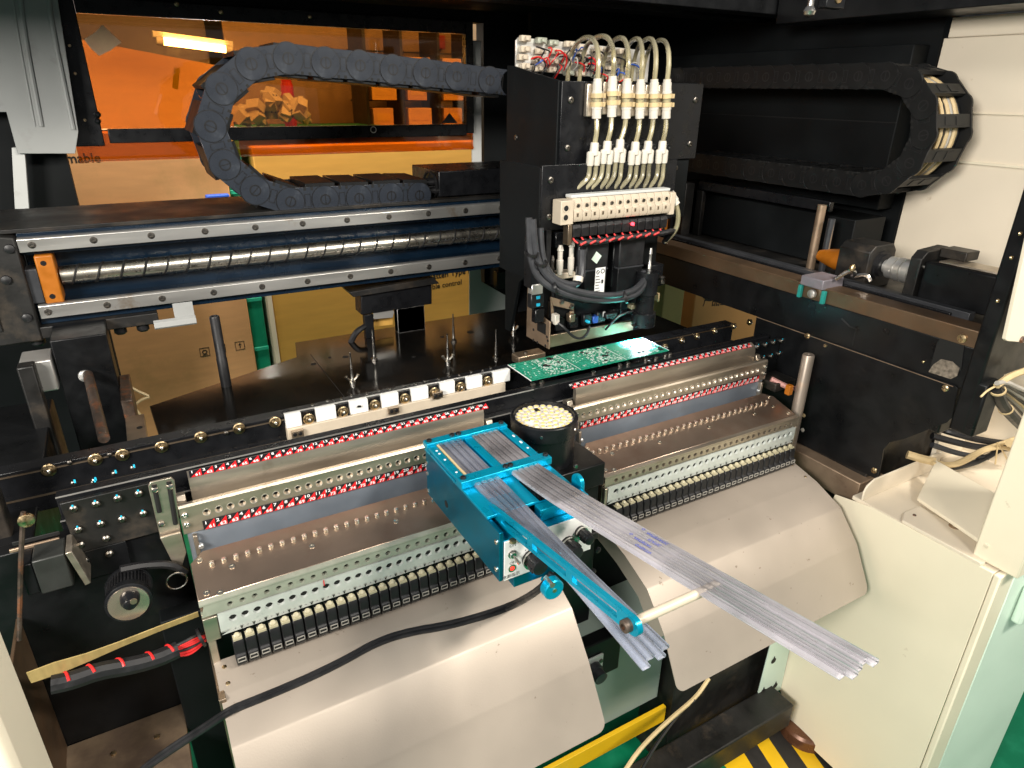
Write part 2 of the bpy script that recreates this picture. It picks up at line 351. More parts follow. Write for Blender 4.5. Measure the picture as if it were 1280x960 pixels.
# rear wall of the machine: black, with the big opening at the left
YB = 1.20
t = thing('rear_bulkhead', 'black back wall of the machine around the amber window', 'back wall', (.5, YB, 0))
wl, wr, wt, wb = -.015, 1.008, .710, .452
MB().box(-.60, -.105, YB, YB+.05, -.9, .775).build('left_panel', M['dark_void'], t)
MB().box(1.085, 1.70, YB, YB+.05, -.9, .775).build('right_panel', M['dark_void'], t)
MB().box(-.104, 1.084, YB, YB+.05, wt+.035, .775).build('top_panel', M['dark_void'], t)
MB().box(1.036, 1.072, YB-.012, YB-.001, .20, .695).build('white_post', M['grey_white'], t, .004)
# amber window in its black frame
t = thing('amber_window', 'amber acrylic window in a black frame behind the gantry', 'window', (.5, YB-.02, .45))
y0, y1 = YB-.030, YB-.004
MB().box(-.078, wl, y0, y1, .412, .745).build('frame_post', M['black_anod'], t, .002)
MB().box(wr, 1.034, y0, y1, wb-.028, .745).build('frame_post', M['black_anod'], t, .002)
MB().box(wl+.0005, wr-.0005, y0, y1, wt, .745).build('frame_rail', M['black_anod'], t, .002)
MB().box(wl+.012, wr-.0005, y0, y1, wb-.034, wb).build('frame_rail', M['black_anod'], t, .002)
MB().box(wl, wr, YB-.018, YB-.014, wb+.0005, wt-.0005).build('pane', M['amber'], t)
lip = MB(); lip.prism([(YB-.020, .386), (YB-.026, .380), (YB-.020, .374), (YB-.014, .374), (YB-.014, .450), (YB-.020, .450)], 'x', -.079, 1.034); lip.build('lower_lip', M['amber2'], t)
for (u, v) in ((87, 57), (94, 92), (106, 150)):
    p = at(u, v, y=y0); q = MB(); q.lathe((p.x, y0, p.z), (0, -1, 0), [(0, .004), (.003, .003)], 10); q.build('frame_screw', M['brass'], t)
for (u, v) in ((122, 143), (122, 151)):
    p = at(u, v, y=y0); q = MB(); q.lathe((p.x, y0-.002, p.z), (0, -1, 0), [(0, .008), (.008, .007), (.011, .003)], 10); q.build('window_knob', M['black_anod'], t)
p = at(466, 162, y=y0); q = MB(); q.lathe((p.x, y0, p.z), (0, -1, 0), [(0, .011), (.004, .011), (.005, .009), (.0052, .006), (.004, .005), (.002, .004)], 16); q.build('window_lock', M['black_anod'], t)
q = MB(); q.ring((p.x, y0-.0052, p.z), (0, -1, 0), .0075, .0095, .001, 18); q.build('lock_ring', M['alu'], t)
a, b = at(552, 154, y=YB-.019), at(572, 154, y=YB-.019)
q = MB(); q.prism([(a.x, a.z), (b.x, b.z), ((a.x+b.x)/2, a.z+.030)], 'y', YB-.0198, YB-.0185); q.build('warning_sticker', M['black_print'], t)
# taped paper on the window
pts = [at(u, v, y=YB-.022) for u, v in ((105, 49), (118, 41), (128, 31), (152, 53), (138, 63), (124, 70), (113, 60))]
q = MB(); n = len(pts); q.add([(p.x, p.y-(.004 if i in (0, 2) else 0), p.z) for i, p in enumerate(pts)]+[(p.x, p.y+.0006, p.z) for p in pts], [tuple(range(n)), tuple(reversed(range(n, 2*n)))]+[(i, i+n, (i+1) % n+n, (i+1) % n) for i in range(n)])
tag(q.build('paper_note', pm('tan_paper', (.98, .60, .36), 0, .7)), 'crumpled square of paper stuck in the corner of the amber window', 'paper')

# grey sheet panel at the far left, with pressed beads
t = thing('ribbed_cladding', 'pale grey sheet cladding with pressed ribs beside the amber window', 'cladding', (-.15, 1.15, .4))
yp = 1.12
pl = [at(u, v, y=yp) for u, v in ((-60, -40), (66, -40), (98, 165), (94, 192), (22, 192), (8, 140), (-60, 140))]
CL = pm('cladding_grey', (.36, .37, .365), 0, .5, .06, 6, .06, .04, 300, wear=(.28, .28, .27), wscale=14, wlow=.6, whigh=.76)
q = MB(); q.prism([(p.x, p.z) for p in pl], 'y', yp, yp+.004); q.build('sheet', CL, t, .001)
for c in (((24, -20), (30, 40), (52, 158)), ((60, -20), (64, 28), (92, 162)), ((14, -20), (22, 40), (44, 158))):
    r = [at(u, v, y=yp-.0005) for u, v in c]
    q = MB(); q.tube([(p.x, p.y, p.z) for p in r], .0055 if c[0][0] != 14 else .002, 8, smooth=1); q.build('pressed_rib', CL, t)
q = MB(); e1 = at(16, 170, y=yp); q.prism([(at(14, 185, y=yp).x, at(14, 185, y=yp).z), (at(30, 185, y=yp).x, at(30, 185, y=yp).z), (at(36, 262, y=yp).x, at(36, 262, y=yp).z), (at(18, 262, y=yp).x, at(18, 262, y=yp).z)], 'y', yp+.01, yp+.03); q.build('panel_edge', M['grey_white'], t, .001)

# cream front column at the lower left, nearest the camera
t = thing('cream_column', 'short cream corner column below the brown dusty sheet corner', 'column', (-.16, -.42, -.6))
xr = -.1395
q = MB(); q.box(xr-.10, xr, -.47, -.40, -.95, .30); q.build('column_sheet', M['cream_warm'], t, .006, 3)
q = MB(); q.box(xr-.16, xr-.101, -.465, -.41, -.95, .34); q.build('column_side', M['cream_warm'], t, .004, 2)

# right wall: cream cover and the black partition behind it
t = thing('machine_cover', 'cream inside of the machine cover behind the black cable chain', 'cover panel', (1.55, 0, .3))
XR = 1.645
MB().box(XR, XR+.012, -.50, .068, -.89, .672).build('cover_sheet', M['cream_warm'], t, .002)
MB().box(XR, XR+.012, -.50, .060, .6725, .712).build('cover_flange', M['cream_warm'], t, .002)
MB().box(XR-.004, XR-.0005, -.50, .062, .418, .424).build('cover_seam', M['cream'], t, .001)
MB().box(XR-.004, XR-.0005, -.50, .066, .520, .523).build('cover_seam', M['cream'], t, .001)
p = at(1102, 272, x=XR-.002); q = MB(); q.lathe(tuple(p), (-1, 0, 0), [(0, .007), (.008, .007), (.01, .004)], 12); q.build('rubber_stop', M['rubber'], t)
t = thing('partition', 'black inner partition behind the black cable chain', 'partition', (1.5, .1, -.2))
MB().box(1.640, 1.69, .069, 1.199, .14, .774).build('partition_side', M['dark_void'], t)
MB().box(1.20, 1.639, 1.10, 1.12, .14, .774).build('partition_back', M['dark_void'], t)
a = at(880, 118, x=1.52); b = at(1125, 140, x=1.52)
MB().box(1.58, 1.638, .09, 1.099, .30, .66).build('duct_panel', M['dark_void'], t, .003)
MB().box(1.578, 1.5795, .09, 1.099, .496, .498).build('duct_seam', M['hole'], t)
# ---------------------------------------------------------------- feeder banks
GAP = 0.1747
def LX(n): return n*.016 + (GAP if n > 30 else 0)
PZ = lambda y: -.0574 + .27*(y+.0456)            # the sloping docking plate
proto = {}
def share(key, fn, mat, **k):
    # one mesh per kind of small piece, modelled round its own origin; later pieces reuse it
    if key not in proto:
        mb = MB(); fn(mb); o = mb.build(key.split(':')[0], mat, **k); proto[key] = o
        C.objects.unlink(o)
    return proto[key]
def piece(key, fn, mat, loc, parent, rot=None, **k):
    return inst(share(key, fn, mat, **k), loc, parent, rot)

def number_tile(lane, z0, parent, base, ux, uy, w_, h):
    # one lane's label: black upper left triangle, red lower right triangle, two printed numbers
    mb = MB(); n = Vector(ux).cross(Vector(uy)).normalized(); ux = Vector(ux); uy = Vector(uy); base = Vector(base)
    a, b, c, d = base, base+ux*w_, base+ux*w_+uy*h, base+uy*h
    t = -n*.0006
    mb.add([a, b, c, d, a+t, b+t, c+t, d+t], [(4, 7, 6, 5), (0, 4, 5, 1), (1, 5, 6, 2), (2, 6, 7, 3), (3, 7, 4, 0)], 0)
    e1 = a+ux*(w_*.10); e2 = b-ux*(w_*.02)
    mb.add([a, e1, c-ux*(w_*.02), d], [(0, 1, 2, 3)], 0); mb.add([e1, b, c, c-ux*(w_*.02)], [(0, 1, 2, 3)], 1)
    s1, s2 = str(lane), str(lane+60); hh = h*.50
    letter(mb, s1, a+ux*(w_*.24)+uy*(h*.56)+n*.00025, ux*1.3, uy, hh, 2, .035, True)
    letter(mb, s2, a+ux*(w_*.66)+uy*(h*.07)+n*.00025, ux*1.25, uy, hh, 2, .035, True)
    return mb.build('number_tile', [M['label_black'], M['red'], M['white_print']], parent)

def feeder_rail(l0, label):
    x0 = LX(l0)-.034; x1 = LX(l0+29)+.030
    if l0 > 1: x0 = LX(l0)-.022
    if l0 == 1: x1 = LX(30)+.010
    t = thing('feeder_rail', label, 'feeder rail', (x0, 0, -.07), 'feeder rails in front of the conveyor')
    f = MB().holed(x0, x1, 0, -.026, .014, [(LX(l0+k), 0.0005, .0050) for k in range(30)], .0042, 16, .50)
    f.box(x0, x1, .0046, .009, -.026, .014)
    f.prism([(0, .0141), (.009, .0141), (.009, .0195), (.0025, .0195), (0, .0165)], 'x', x0, x1)
    f.build('front_plate', [M['nickel_lite'], M['hole']], t)
    for k in range(30):
        piece('locating_hole', lambda m: m.ring((0, -.0004, 0), (0, 1, 0), .0050, .0056, .0007, 18), M['alu'], (LX(l0+k), 0, .0005), t)
        number_tile(l0+k, 0, t, (LX(l0+k)-.008, -.0012, -.0262), (1, 0, 0), (0, 0, 1), .016, .0145)
        number_tile(l0+k, 0, t, (LX(l0+k)-.0115, .0275, .0462), (1, 0, 0), Vector((0, .93, .36)).normalized(), .016, .0125)
    b = MB(); b.box(x0+.004, x1-.004, .003, .006, -.075, -.0265)
    b.box(x0+.004, x1-.004, .0025, .0065, -.079, -.0755); b.build('lower_plate', M['blue_grey'], t)
    c = MB(); c.box(x0+.006, x1-.006, .0095, .0245, -.012, -.008); c.build('channel_floor', M['nickel_brown'], t)
    r = MB(); r.prism([(.0250, -.012), (.0250, .036), (.0272, .0455), (.040, .0508), (.042, .047), (.034, .040), (.034, -.012)], 'x', x0+.020, x1-.016)
    r.build('rear_wall', M['nickel_lite'], t)
    for xa, xb in ((x0, x0+.012), (x1-.012, x1)):
        e = MB(); e.prism([(.0095, -.03), (.040, -.03), (.040, .020), (.032, .024), (.024, .024), (.020, .016), (.0095, .018)], 'x', xa, xb)
        e.build('end_block', M['nickel_lite'], t, .0012)
        for zz in (.0045, -.0115):
            piece('socket_screw', lambda m: (m.lathe((0, 0, 0), (0, -1, 0), [(0, .0045), (.0022, .0045), (.003, .0036), (.003, .0022), (.0008, .0022)], 16)), M['steel'], ((xa+xb)/2, -.0004, zz), t)
    for xa in (x0+.010, x1-.016):
        s = MB(); s.box(xa, xa+.006, -.006, .003, -.072, -.030); s.build('side_stop', M['nickel_lite'], t, .0008)
    for xa in (x0+.018, x1-.018):
        q = MB(); q.lathe((xa, -.001, -.050), (0, -1, 0), [(0, .004), (.005, .004), (.006, .003)], 12); q.build('stop_screw', M['alu'], t)
    return t
feeder_rail(1, 'steel feeder rail with red and black numbers from one to thirty')
feeder_rail(31, 'steel feeder rail with red and black numbers from thirty one to sixty')

def connector(m):
    # black push-in block hanging under the valve plate, modelled round its top centre
    m.prism([(.004, -.003), (-.0130, -.003), (-.0165, -.010), (-.0165, -.024), (-.0200, -.027), (-.0205, -.040), (-.015, -.047), (.004, -.047)], 'x', -.0070, .0070)
def latch(m):
    m.box(-.0054, .0054, -.0218, -.0204, -.0290, -.0281); m.box(-.0054, .0054, -.0218, -.0204, -.0350, -.0342); m.box(-.0054, -.0046, -.0218, -.0204, -.0341, -.0291); m.box(.0046, .0054, -.0218, -.0204, -.0341, -.0291)
def fitting(m):
    m.lathe((0, -.0060, -.0030), (0, -.75, .66), [(0, .0044), (.0022, .0044), (.0028, .0032), (.0042, .0032), (.0046, .0024)], 10)
    m.box(-.0058, .0058, -.0132, -.003, -.0062, -.0029)
def feeder_bank(l0, label):
    x0 = LX(l0)-.034; x1 = LX(l0+29)+.026
    if l0 > 1: x0 = LX(l0)-.022
    if l0 == 1: x1 = LX(30)+.010
    t = thing('feeder_dock', label, 'feeder dock', (x0, -.06, -.18), 'feeder docks below the feeder rails')
    yb, yf = -.017, -.104
    ch = .018
    yp_ = -.0970
    top = [(x0+ch, yb), (x1-ch, yb), (x1, yb-ch*.9), (x1, yp_), (x0, yp_), (x0, yb-ch*.9)]
    p = MB(); n = len(top)
    p.add([(a, b, PZ(b)) for a, b in top]+[(a, b, PZ(b)-.012) for a, b in top], [tuple(reversed(range(n))), tuple(range(n, 2*n))]+[(i, (i+1) % n, (i+1) % n+n, i+n) for i in range(n)])
    p.build('docking_plate', M['nickel'], t, .0008, 1)
    v = MB(); xh = [(LX(l0+k)+.003, -.0846, .0041) for k in range(30)]
    v.holed(x0, x1, yf-.0012, -.0935, PZ(yf)-.0028, xh, .006, 12, .9); v.box(x0, x1, yf+.0050, -.0975, -.0935, -.0890); v.prism([(yf-.0010, PZ(yf)-.0026), (-.0972, PZ(-.0972)-.0026), (-.0972, PZ(-.0972)), (yf-.0010, PZ(yf))], 'x', x0, x1)
    v.build('hole_strip', [M['zinc_green'] if l0 == 1 else M['nickel_lite'], M['hole']], t)
    g = MB(); gx0, gx1 = LX(l0)-.015, LX(l0+29)+.018
    g.holed(gx0, gx1, -.1078, -.124, -.0938, [(LX(l0+k)+.003, -.107, .0056) for k in range(30)], .004, 18, .86)
    g.holed(gx0, gx1, -.1078, -.1300, -.124, [(LX(l0+k)+.0036, -.1262, .0013) for k in range(30)], .003, 8, .95)
    g.box(gx0, gx1, -.1074+.0042, -.1055+.003, -.130, -.094); g.build('valve_plate', [M['zinc'], M['hole']], t)
    bk = MB(); bk.box(x0, x1, -.098, -.020, -.130, -.0945); bk.build('manifold_body', M['nickel_brown'], t, .001)
    for xa, xb in ((x0, gx0-.001), (gx1+.001, x1)):
        bk = MB(); bk.box(xa, xb, -.1075, -.0982, -.135, -.0955); bk.build('end_piece', M['nickel_lite'], t, .001)
    for xa in ((x0, x0+.012), (x1-.012, x1)):
        lg = MB(); lg.box(xa[0]+.001, xa[1]-.001, -.100, -.085, -.185, -.1355); lg.build('support_leg', M['nickel_lite'], t, .001)
    for k in range(30):
        X = LX(l0+k)
        q = piece('locating_pin', lambda m: m.lathe((0, 0, -.001), (0, 0, 1), [(0, .0036), (.0022, .0036), (.0028, .0022), (.0040, .0022), (.0046, .0036), (.0064, .0037), (.0074, .0026)], 12), M['screw'], (X-.008, -.0456, PZ(-.0456)), t)
        piece('connector', connector, M['rubber'], (X+.003, -.1075, -.1325), t, bevel=.0012, seg=1)
        piece('connector_latch', latch, M['grey_wire'], (X+.003, -.1075, -.1325), t)
        piece('push_fitting', fitting, M['fitting'], (X+.003, -.1075, -.1305), t)
        piece('slit', lambda m: m.box(-.00025, .00025, -.008, .008, -.0003, .0002), M['nickel_brown'], (X-.001, -.029, PZ(-.031)+.0003), t, (math.atan(.27), 0, 0))
    for (fx, yy) in [(.012, -.032), (.012, -.088), (.028, -.094), (.05, -.058), (.16, -.064), (.29, -.064), (.42, -.064)]:
        piece('plate_screw', lambda m: (m.ring((0, 0, -.0002), (0, 0, 1), .0022, .0042, .0012, 14), m.cyl((0, 0, -.0002), (0, 0, .0004), .0022, None, 8)), M['screw'], (x0+fx, yy, PZ(yy)), t, (math.atan(.27), 0, 0))
    if l0 > 1:
        for (fx, yy) in [(.012, -.032), (.014, -.088), (.03, -.06)]:
            inst(proto['plate_screw'], (x1-fx, yy, PZ(yy)), t, (math.atan(.27), 0, 0))
        q = MB(); q.lathe((x0-.0005, -.062, -.108), (-1, 0, 0), [(0, .009), (.0015, .009), (.0016, .0075), (.0006, .0075)], 20); q.build('end_plug', M['nickel_brown'], t)
    else:
        q = MB(); q.box(LX(9)-.0006, LX(9)+.0006, -.1092, -.1084, -.1025, -.0925); q.build('red_tape', M['red'], t)
    return t
feeder_bank(1, 'feeder dock with greenish hole strip and a red tape mark, above the cord')
feeder_bank(31, 'feeder dock with pale valve strip and a round end plug beside the camera')

# ---------------------------------------------------------------- trays below the docks (bent sheet)
def tray(x0, x1, prof, label):
    t = thing('tape_chute', label, 'sheet tray', (x0, -.3, -.5), 'sheet metal chutes below the feeder docks')
    P = [Vector(p) for p in prof]; Q = []
    for k, p in enumerate(P):
        if 0 < k < len(P)-1: Q += [p.lerp(P[k-1], min(.3, .002/(p-P[k-1]).length)), p.lerp(P[k+1], min(.3, .002/(p-P[k+1]).length))]
        else: Q.append(p)
    r = .016
    # sheet with rounded free corners: columns of x, rows of profile
    d = (P[-1]-P[-2]).normalized()
    m = MB(); m.sheet([tuple(q) for q in Q[:-1]]+[tuple(P[-1]-d*r)], x0, x1, .0016)
    e = P[-1]-d*r; nrm = Vector((-d.y, d.x))
    arc = [(x0+r-r*math.cos(a), r*math.sin(a)) for a in [i*math.pi/12 for i in range(7)]]
    poly = arc+[(x0+x1-a, b) for a, b in arc[::-1]]
    vs = [(a, e.x+d.x*b, e.y+d.y*b) for a, b in poly]+[(a, e.x+d.x*b-nrm.x*.0016, e.y+d.y*b-nrm.y*.0016) for a, b in poly]; n = len(poly)
    m.add(vs, [tuple(range(n)), tuple(reversed(range(n, 2*n)))]+[(i, i+n, (i+1) % n+n, (i+1) % n) for i in range(n)])
    m.build('sheet', M['tray'], t, ang=20)
    for xx in (x0, x1-.0016):
        sd = MB(); sd.prism([tuple(p) for p in P[:-1]]+[tuple(p-Vector((-.02, .03))) for p in P[:-1][::-1]], 'x', xx+.0004, xx+.0014); sd.build('side_flange', M['tray'], t)
    for (fx, k) in ((.012, .25), (.012, .75), (x1-x0-.012, .25), (x1-x0-.012, .75)):
        p = P[0].lerp(P[1], k)
        q = MB(); q.lathe((x0+fx, p.x, p.y), (0, -.35, .94), [(0, .0042), (.0012, .0040), (.0022, .002)], 12); q.build('chute_screw', M['brass'], t)
    return t
PR = [(-.098, -.181), (-.172, -.199), (-.236, -.226), (-.288, -.284), (-.336, -.372)]
PL = [(-.098, -.181), (-.150, -.193), (-.212, -.224), (-.268, -.294), (-.325, -.384)]
tray(-.016, .512, PL, 'bent steel chute crossed by the black power cord')
tray(.652, 1.166, PR, 'bent steel chute reaching over the cream cabinet')
# ---------------------------------------------------------------- bed plate, conveyor rails, board, support pins
t = thing('bed_plate', 'glossy black bed plate behind the conveyor with holes', 'bed plate', (.6, .4, -.03))
a = at(184, 512, z=-.02); b = at(205, 527, z=-.02); c = at(598, 404, z=-.02)
o = MB(); o.prism([(-.020,.199),(1.245,.199),(1.245,.70),(.30,.70),(.28,.600),(-.034,.470)],"z",-.034,-.02); o.build('plate', M['bed_black'], t, .001)
for (u, v, r) in ((432, 446, .007), (553, 421, .005), (588, 415, .009), (392, 455, .006), (412, 447, .004), (517, 446, .005)):
    p = at(u, v, z=-.0198); q = MB(); q.cyl((p.x, p.y, -.0202), (p.x, p.y, -.0194), r, None, 16); q.build('bed_hole', M['hole'], t)
q = MB(); q.box(.312, .3132, .19, .60, -.0199, -.0193); q.build('bed_seam', M['hole'], t)

def pin(u, v, z1, kind, label):
    p = at(u, v, z=-.02); t = thing('support_pin', label, 'support pin', (p.x, p.y, -.02), 'board support pins standing on the bed plate')
    q = MB(); q.lathe((p.x, p.y, -.02), (0, 0, 1), [(0, .0065), (.005, .0065), (.006, .004), (.012, .0035), (.0125, .0032), (z1*.55+.011, .0030), (z1*.55+.0115, .0018), (z1+.02, .0016)], 12); q.build('pin_shaft', M['steel'] if kind else M['bolt'], t)
    if kind == 2:
        for s in (-1, 1):
            q = MB(); q.tube([(p.x+s*.003, p.y, -.012), (p.x+s*.010, p.y, -.006), (p.x+s*.013, p.y, .0)], [.003, .0028, .0035], 6); q.build('wing', M['screw'], t)
    else:
        q = MB(); q.lathe((p.x, p.y, -.0195), (0, 0, 1), [(0, .008), (.003, .008), (.004, .005)], 6); q.build('base_nut', M['bolt'], t)
pin(441, 480, .052, 2, 'thin support pin with dull wing nut, farthest from the placement head')
pin(468, 450, .055, 1, 'thin support pin in front of the dark sensor block')
pin(560, 454, .052, 2, 'bright support pin with large wing nut near the white guide rail')
pin(567, 427, .052, 0, 'dark support pin farthest back before the yellow carton')
pin(620, 448, .051, 1, 'short bright support pin beside the green board corner')
pin(642, 417, .050, 2, 'support pin with bluish wing nut close beside the placement head')
p = at(283, 482, z=-.02)
t = thing('guide_post', 'thick black post standing on the bed plate', 'post', (p.x, p.y, -.02))
q = MB(); q.lathe((p.x, p.y, -.02), (0, 0, 1), [(0, .0105), (.062, .0105), (.063, .0098), (.150, .0098), (.153, .0085), (.1535, .006), (.150, .0058)], 20); q.build('post_shaft', M['rubber'], t)

# rear rail: black, with pulleys facing the front; a white clamp bar in the middle
YR = .176
t = thing('conveyor_rail', 'long black conveyor rail carrying a row of brass pulleys', 'conveyor rail', (.5, .18, 0))
o = MB(); o.box(-.30, 1.24, YR, YR+.022, -.03, .034); o.box(-.30, 1.24, YR+.0003, YR+.028, .0345, .040); o.build('rail_bar', M['black_anod'], t, .0008)
o = MB(); o.box(-.30, 1.24, YR-.006, YR-.0005, -.030, -.003); o.build('rail_ledge', M['black_anod'], t, .0006)
o = MB(); o.box(-.30, 1.24, YR-.0012, YR+.0008, .0325, .0345); o.box(-.30, 1.24, YR-.0075, YR-.0062, -.0052, -.0025); o.build('rail_edge', M['nickel_brown'], t)
def pulley(m):
    m.lathe((0, 0, 0), (0, -1, 0), [(-.004, .0085), (0, .0085), (.0008, .0098), (.003, .0098), (.0038, .0085), (.0042, .0062), (.0052, .0056), (.0060, .0050), (.0062, .0034)], 18)
def pulley_screw(m): m.lathe((0, -.0058, 0), (0, -1, 0), [(0, .0034), (.0022, .0030), (.003, .0016), (.0016, .0012)], 10)
for (u, v) in ((61, 588), (119, 575), (153, 569), (202, 559), (251, 547), (299, 536), (344, 528)):
    p = at(u, v, y=YR-.003)
    piece('pulley', pulley, M['brass'], (p.x, YR, p.z), t); piece('pulley_screw', pulley_screw, M['steel'], (p.x, YR, p.z), t)
for (u, v) in ((853, 426), (872, 421), (894, 414), (918, 408), (938, 403), (962, 398), (832, 434)):
    p = at(u, v, y=YR-.003)
    inst(proto['pulley'], (p.x, YR, p.z), t).scale = (.8, .8, .8); inst(proto['pulley_screw'], (p.x, YR, p.z), t)
for (u, v) in ((87, 578), (137, 568), (283, 541)):
    p = at(u, v, y=YR-.001); q = piece('rail_screw', lambda m: m.lathe((0, 0, 0), (0, -1, 0), [(0, .0042), (.003, .0036), (.004, .002)], 10), M['bolt'], (p.x, YR-.0005, p.z), t)
for k in range(16):
    x = .22+.024*k+(.004 if k % 3 else 0); piece('top_screw', lambda m: m.lathe((0, 0, 0), (0, 0, 1), [(0, .0032), (.002, .0026), (.0026, .0014)], 8), M['steel'], (x, YR+.020+.004*(k % 2), .040), t)
# white clamp bar
t = thing('clamp_bar', 'white board clamp bar with pulley notches before the bed plate', 'clamp bar', (.38, .17, .03))
xs = [at(u, 500, y=YR-.012).x for u in (357, 372, 400, 417, 440, 457, 479, 497, 513, 531, 549, 566, 583, 600, 612, 632)]
x0, x1 = .166, .604
yb = YR-.014
prev = x0
nc = [at(u, v, y=yb) for u, v in ((385, 512), (428, 503), (468, 495), (506, 488), (543, 481), (576, 474), (610, 468))]
for p in nc:
    o = MB(); o.box(prev, p.x-.0125, yb, YR-.0046, .022, .047); o.build('white_pad', M['white'], t, .0008); prev = p.x+.0125
o = MB(); o.box(prev, x1, yb, YR-.0046, .022, .047); o.build('white_pad', M['white'], t, .0008)
o = MB(); o.box(x0, x1, YR-.0043, YR-.0012, .0446, .0468); o.build('top_strip', M['alu'], t, .0004)
o = MB(); o.box(x0, x1-.012, yb-.003, YR-.001, -.004, .0215); o.build('bar_base', M['ivory'], t, .0008)
for p in nc:
    piece('pulley:bar', pulley, M['brass'], (p.x, yb+.004, .031), t); inst(proto['pulley_screw'], (p.x, yb+.003, .031), t)
    piece('notch_back', lambda m: m.box(-.0122, .0122, 0, .003, .0222, .044), M['black_anod'], (p.x, YR-.0078, 0), t)
for (u, v) in ((448, 508), (450, 508), (428, 519), (436, 518), (575, 488), (582, 487)):
    p = at(u, v, y=yb-.003); q = MB(); q.cyl((p.x, yb-.0036, p.z), (p.x, yb-.0028, p.z), .0022, None, 10); q.build('bar_hole', M['hole'], t)
for (u, v) in ((545, 493), (370, 541), (490, 512)):
    p = at(u, v, y=yb-.004); q = MB(); q.box(p.x-.008, p.x+.012, yb-.010, yb-.0033, p.z-.007, p.z+.006); q.build('bar_stop', M['nickel_brown'], t, .0008)
    for s in (-.003, .006):
        q = MB(); q.lathe((p.x+s, yb-.0102, p.z), (0, -1, 0), [(0, .0036), (.002, .003)], 10); q.build('stop_screw', M['chip'], t)

# front rail (black), between the board and the feeder rails
t = thing('conveyor_rail', 'plain black conveyor rail between the green board and the feeder rails', 'conveyor rail', (.5, .08, 0))
o = MB(); o.box(-.16, 1.24, .066, .0835, -.03, .0425); o.build('rail_bar', M['black_anod'], t, .0012)
o = MB(); o.box(-.16, 1.24, .050, .0655, -.03, .014); o.build('rail_step', M['black_anod'], t, .001)
o = MB(); o.box(-.16, 1.24, .0488, .0498, .0125, .0145); o.box(-.16, .60, .0648, .0658, .041, .043); o.build('rail_edge', M['alu'], t)
for (u, v) in ((665, 479), (672, 474), (775, 456), (782, 452), (812, 452), (820, 447), (827, 441), (833, 440), (802, 446), (742, 465)):
    p = at(u, v, z=.046); q = MB(); q.lathe((p.x, min(p.y, .080), .0428), (0, 0, 1), [(0, .005), (.004, .005), (.005, .004), (.0055, .002)], 10); q.build('rail_screw', M['bolt'], t)
for (u, v) in ((118, 600), (117, 602), (143, 591), (166, 584), (92, 603)):
    p = at(u, v, y=.049); q = MB(); q.lathe((p.x, .0495, p.z), (0, -1, 0), [(0, .004), (.004, .0035), (.005, .002)], 10); q.build('step_screw', M['bolt'], t)
    q = MB(); q.box(p.x+.001, p.x+.0032, .0442, .0452, p.z+.001, p.z+.006); q.build('paint_mark', M['cyan_mark'], t)
for (u, v) in ((420, 533), (446, 528)):
    p = at(u, v, z=.0145); q = MB(); q.prism([(p.x-.02, .052), (p.x+.02, .052), (p.x+.012, .064), (p.x-.012, .064)], 'z', .0145, .024); q.build('rail_bracket', M['black_anod'], t, .002)

# the printed circuit board
t = thing('circuit_board', 'green printed circuit board with many parts lying on the conveyor', 'circuit board', (.78, .13, .0505))
bx0, bx1, by0, by1 = .606, .949, .0845, .1745
m = bpy.data.materials.new('pcb_green'); m.use_nodes = True; nt = m.node_tree; N = nt.nodes; L = nt.links; bs = N['Principled BSDF']; bs.inputs['Roughness'].default_value = .3
tc = N.new('ShaderNodeTexCoord'); br = N.new('ShaderNodeTexBrick'); br.inputs['Scale'].default_value = 150; br.inputs['Color1'].default_value = (.0, .13, .075, 1); br.inputs['Color2'].default_value = (.0, .19, .11, 1); br.inputs['Mortar'].default_value = (.02, .32, .20, 1); br.inputs['Mortar Size'].default_value = .05; br.inputs['Bias'].default_value = -.2
ns = N.new('ShaderNodeTexNoise'); ns.inputs['Scale'].default_value = 60; L.new(tc.outputs['Object'], ns.inputs[0])
vm = N.new('ShaderNodeVectorMath'); vm.operation = 'MULTIPLY_ADD'; vm.inputs[1].default_value = (.03, .03, 0); L.new(ns.outputs[1], vm.inputs[0]); L.new(tc.outputs['Object'], vm.inputs[2]); L.new(vm.outputs[0], br.inputs[0]); L.new(br.outputs[0], bs.inputs['Base Color'])
M['pcb'] = m
MB().box(bx0, bx1, by0, by1, .0505, .0521).build('board', m, t)
rnd = random.Random(11); pd = MB(); sm = MB(); tr = MB()
nchip = 0
W_ = (bx1-bx0)/3
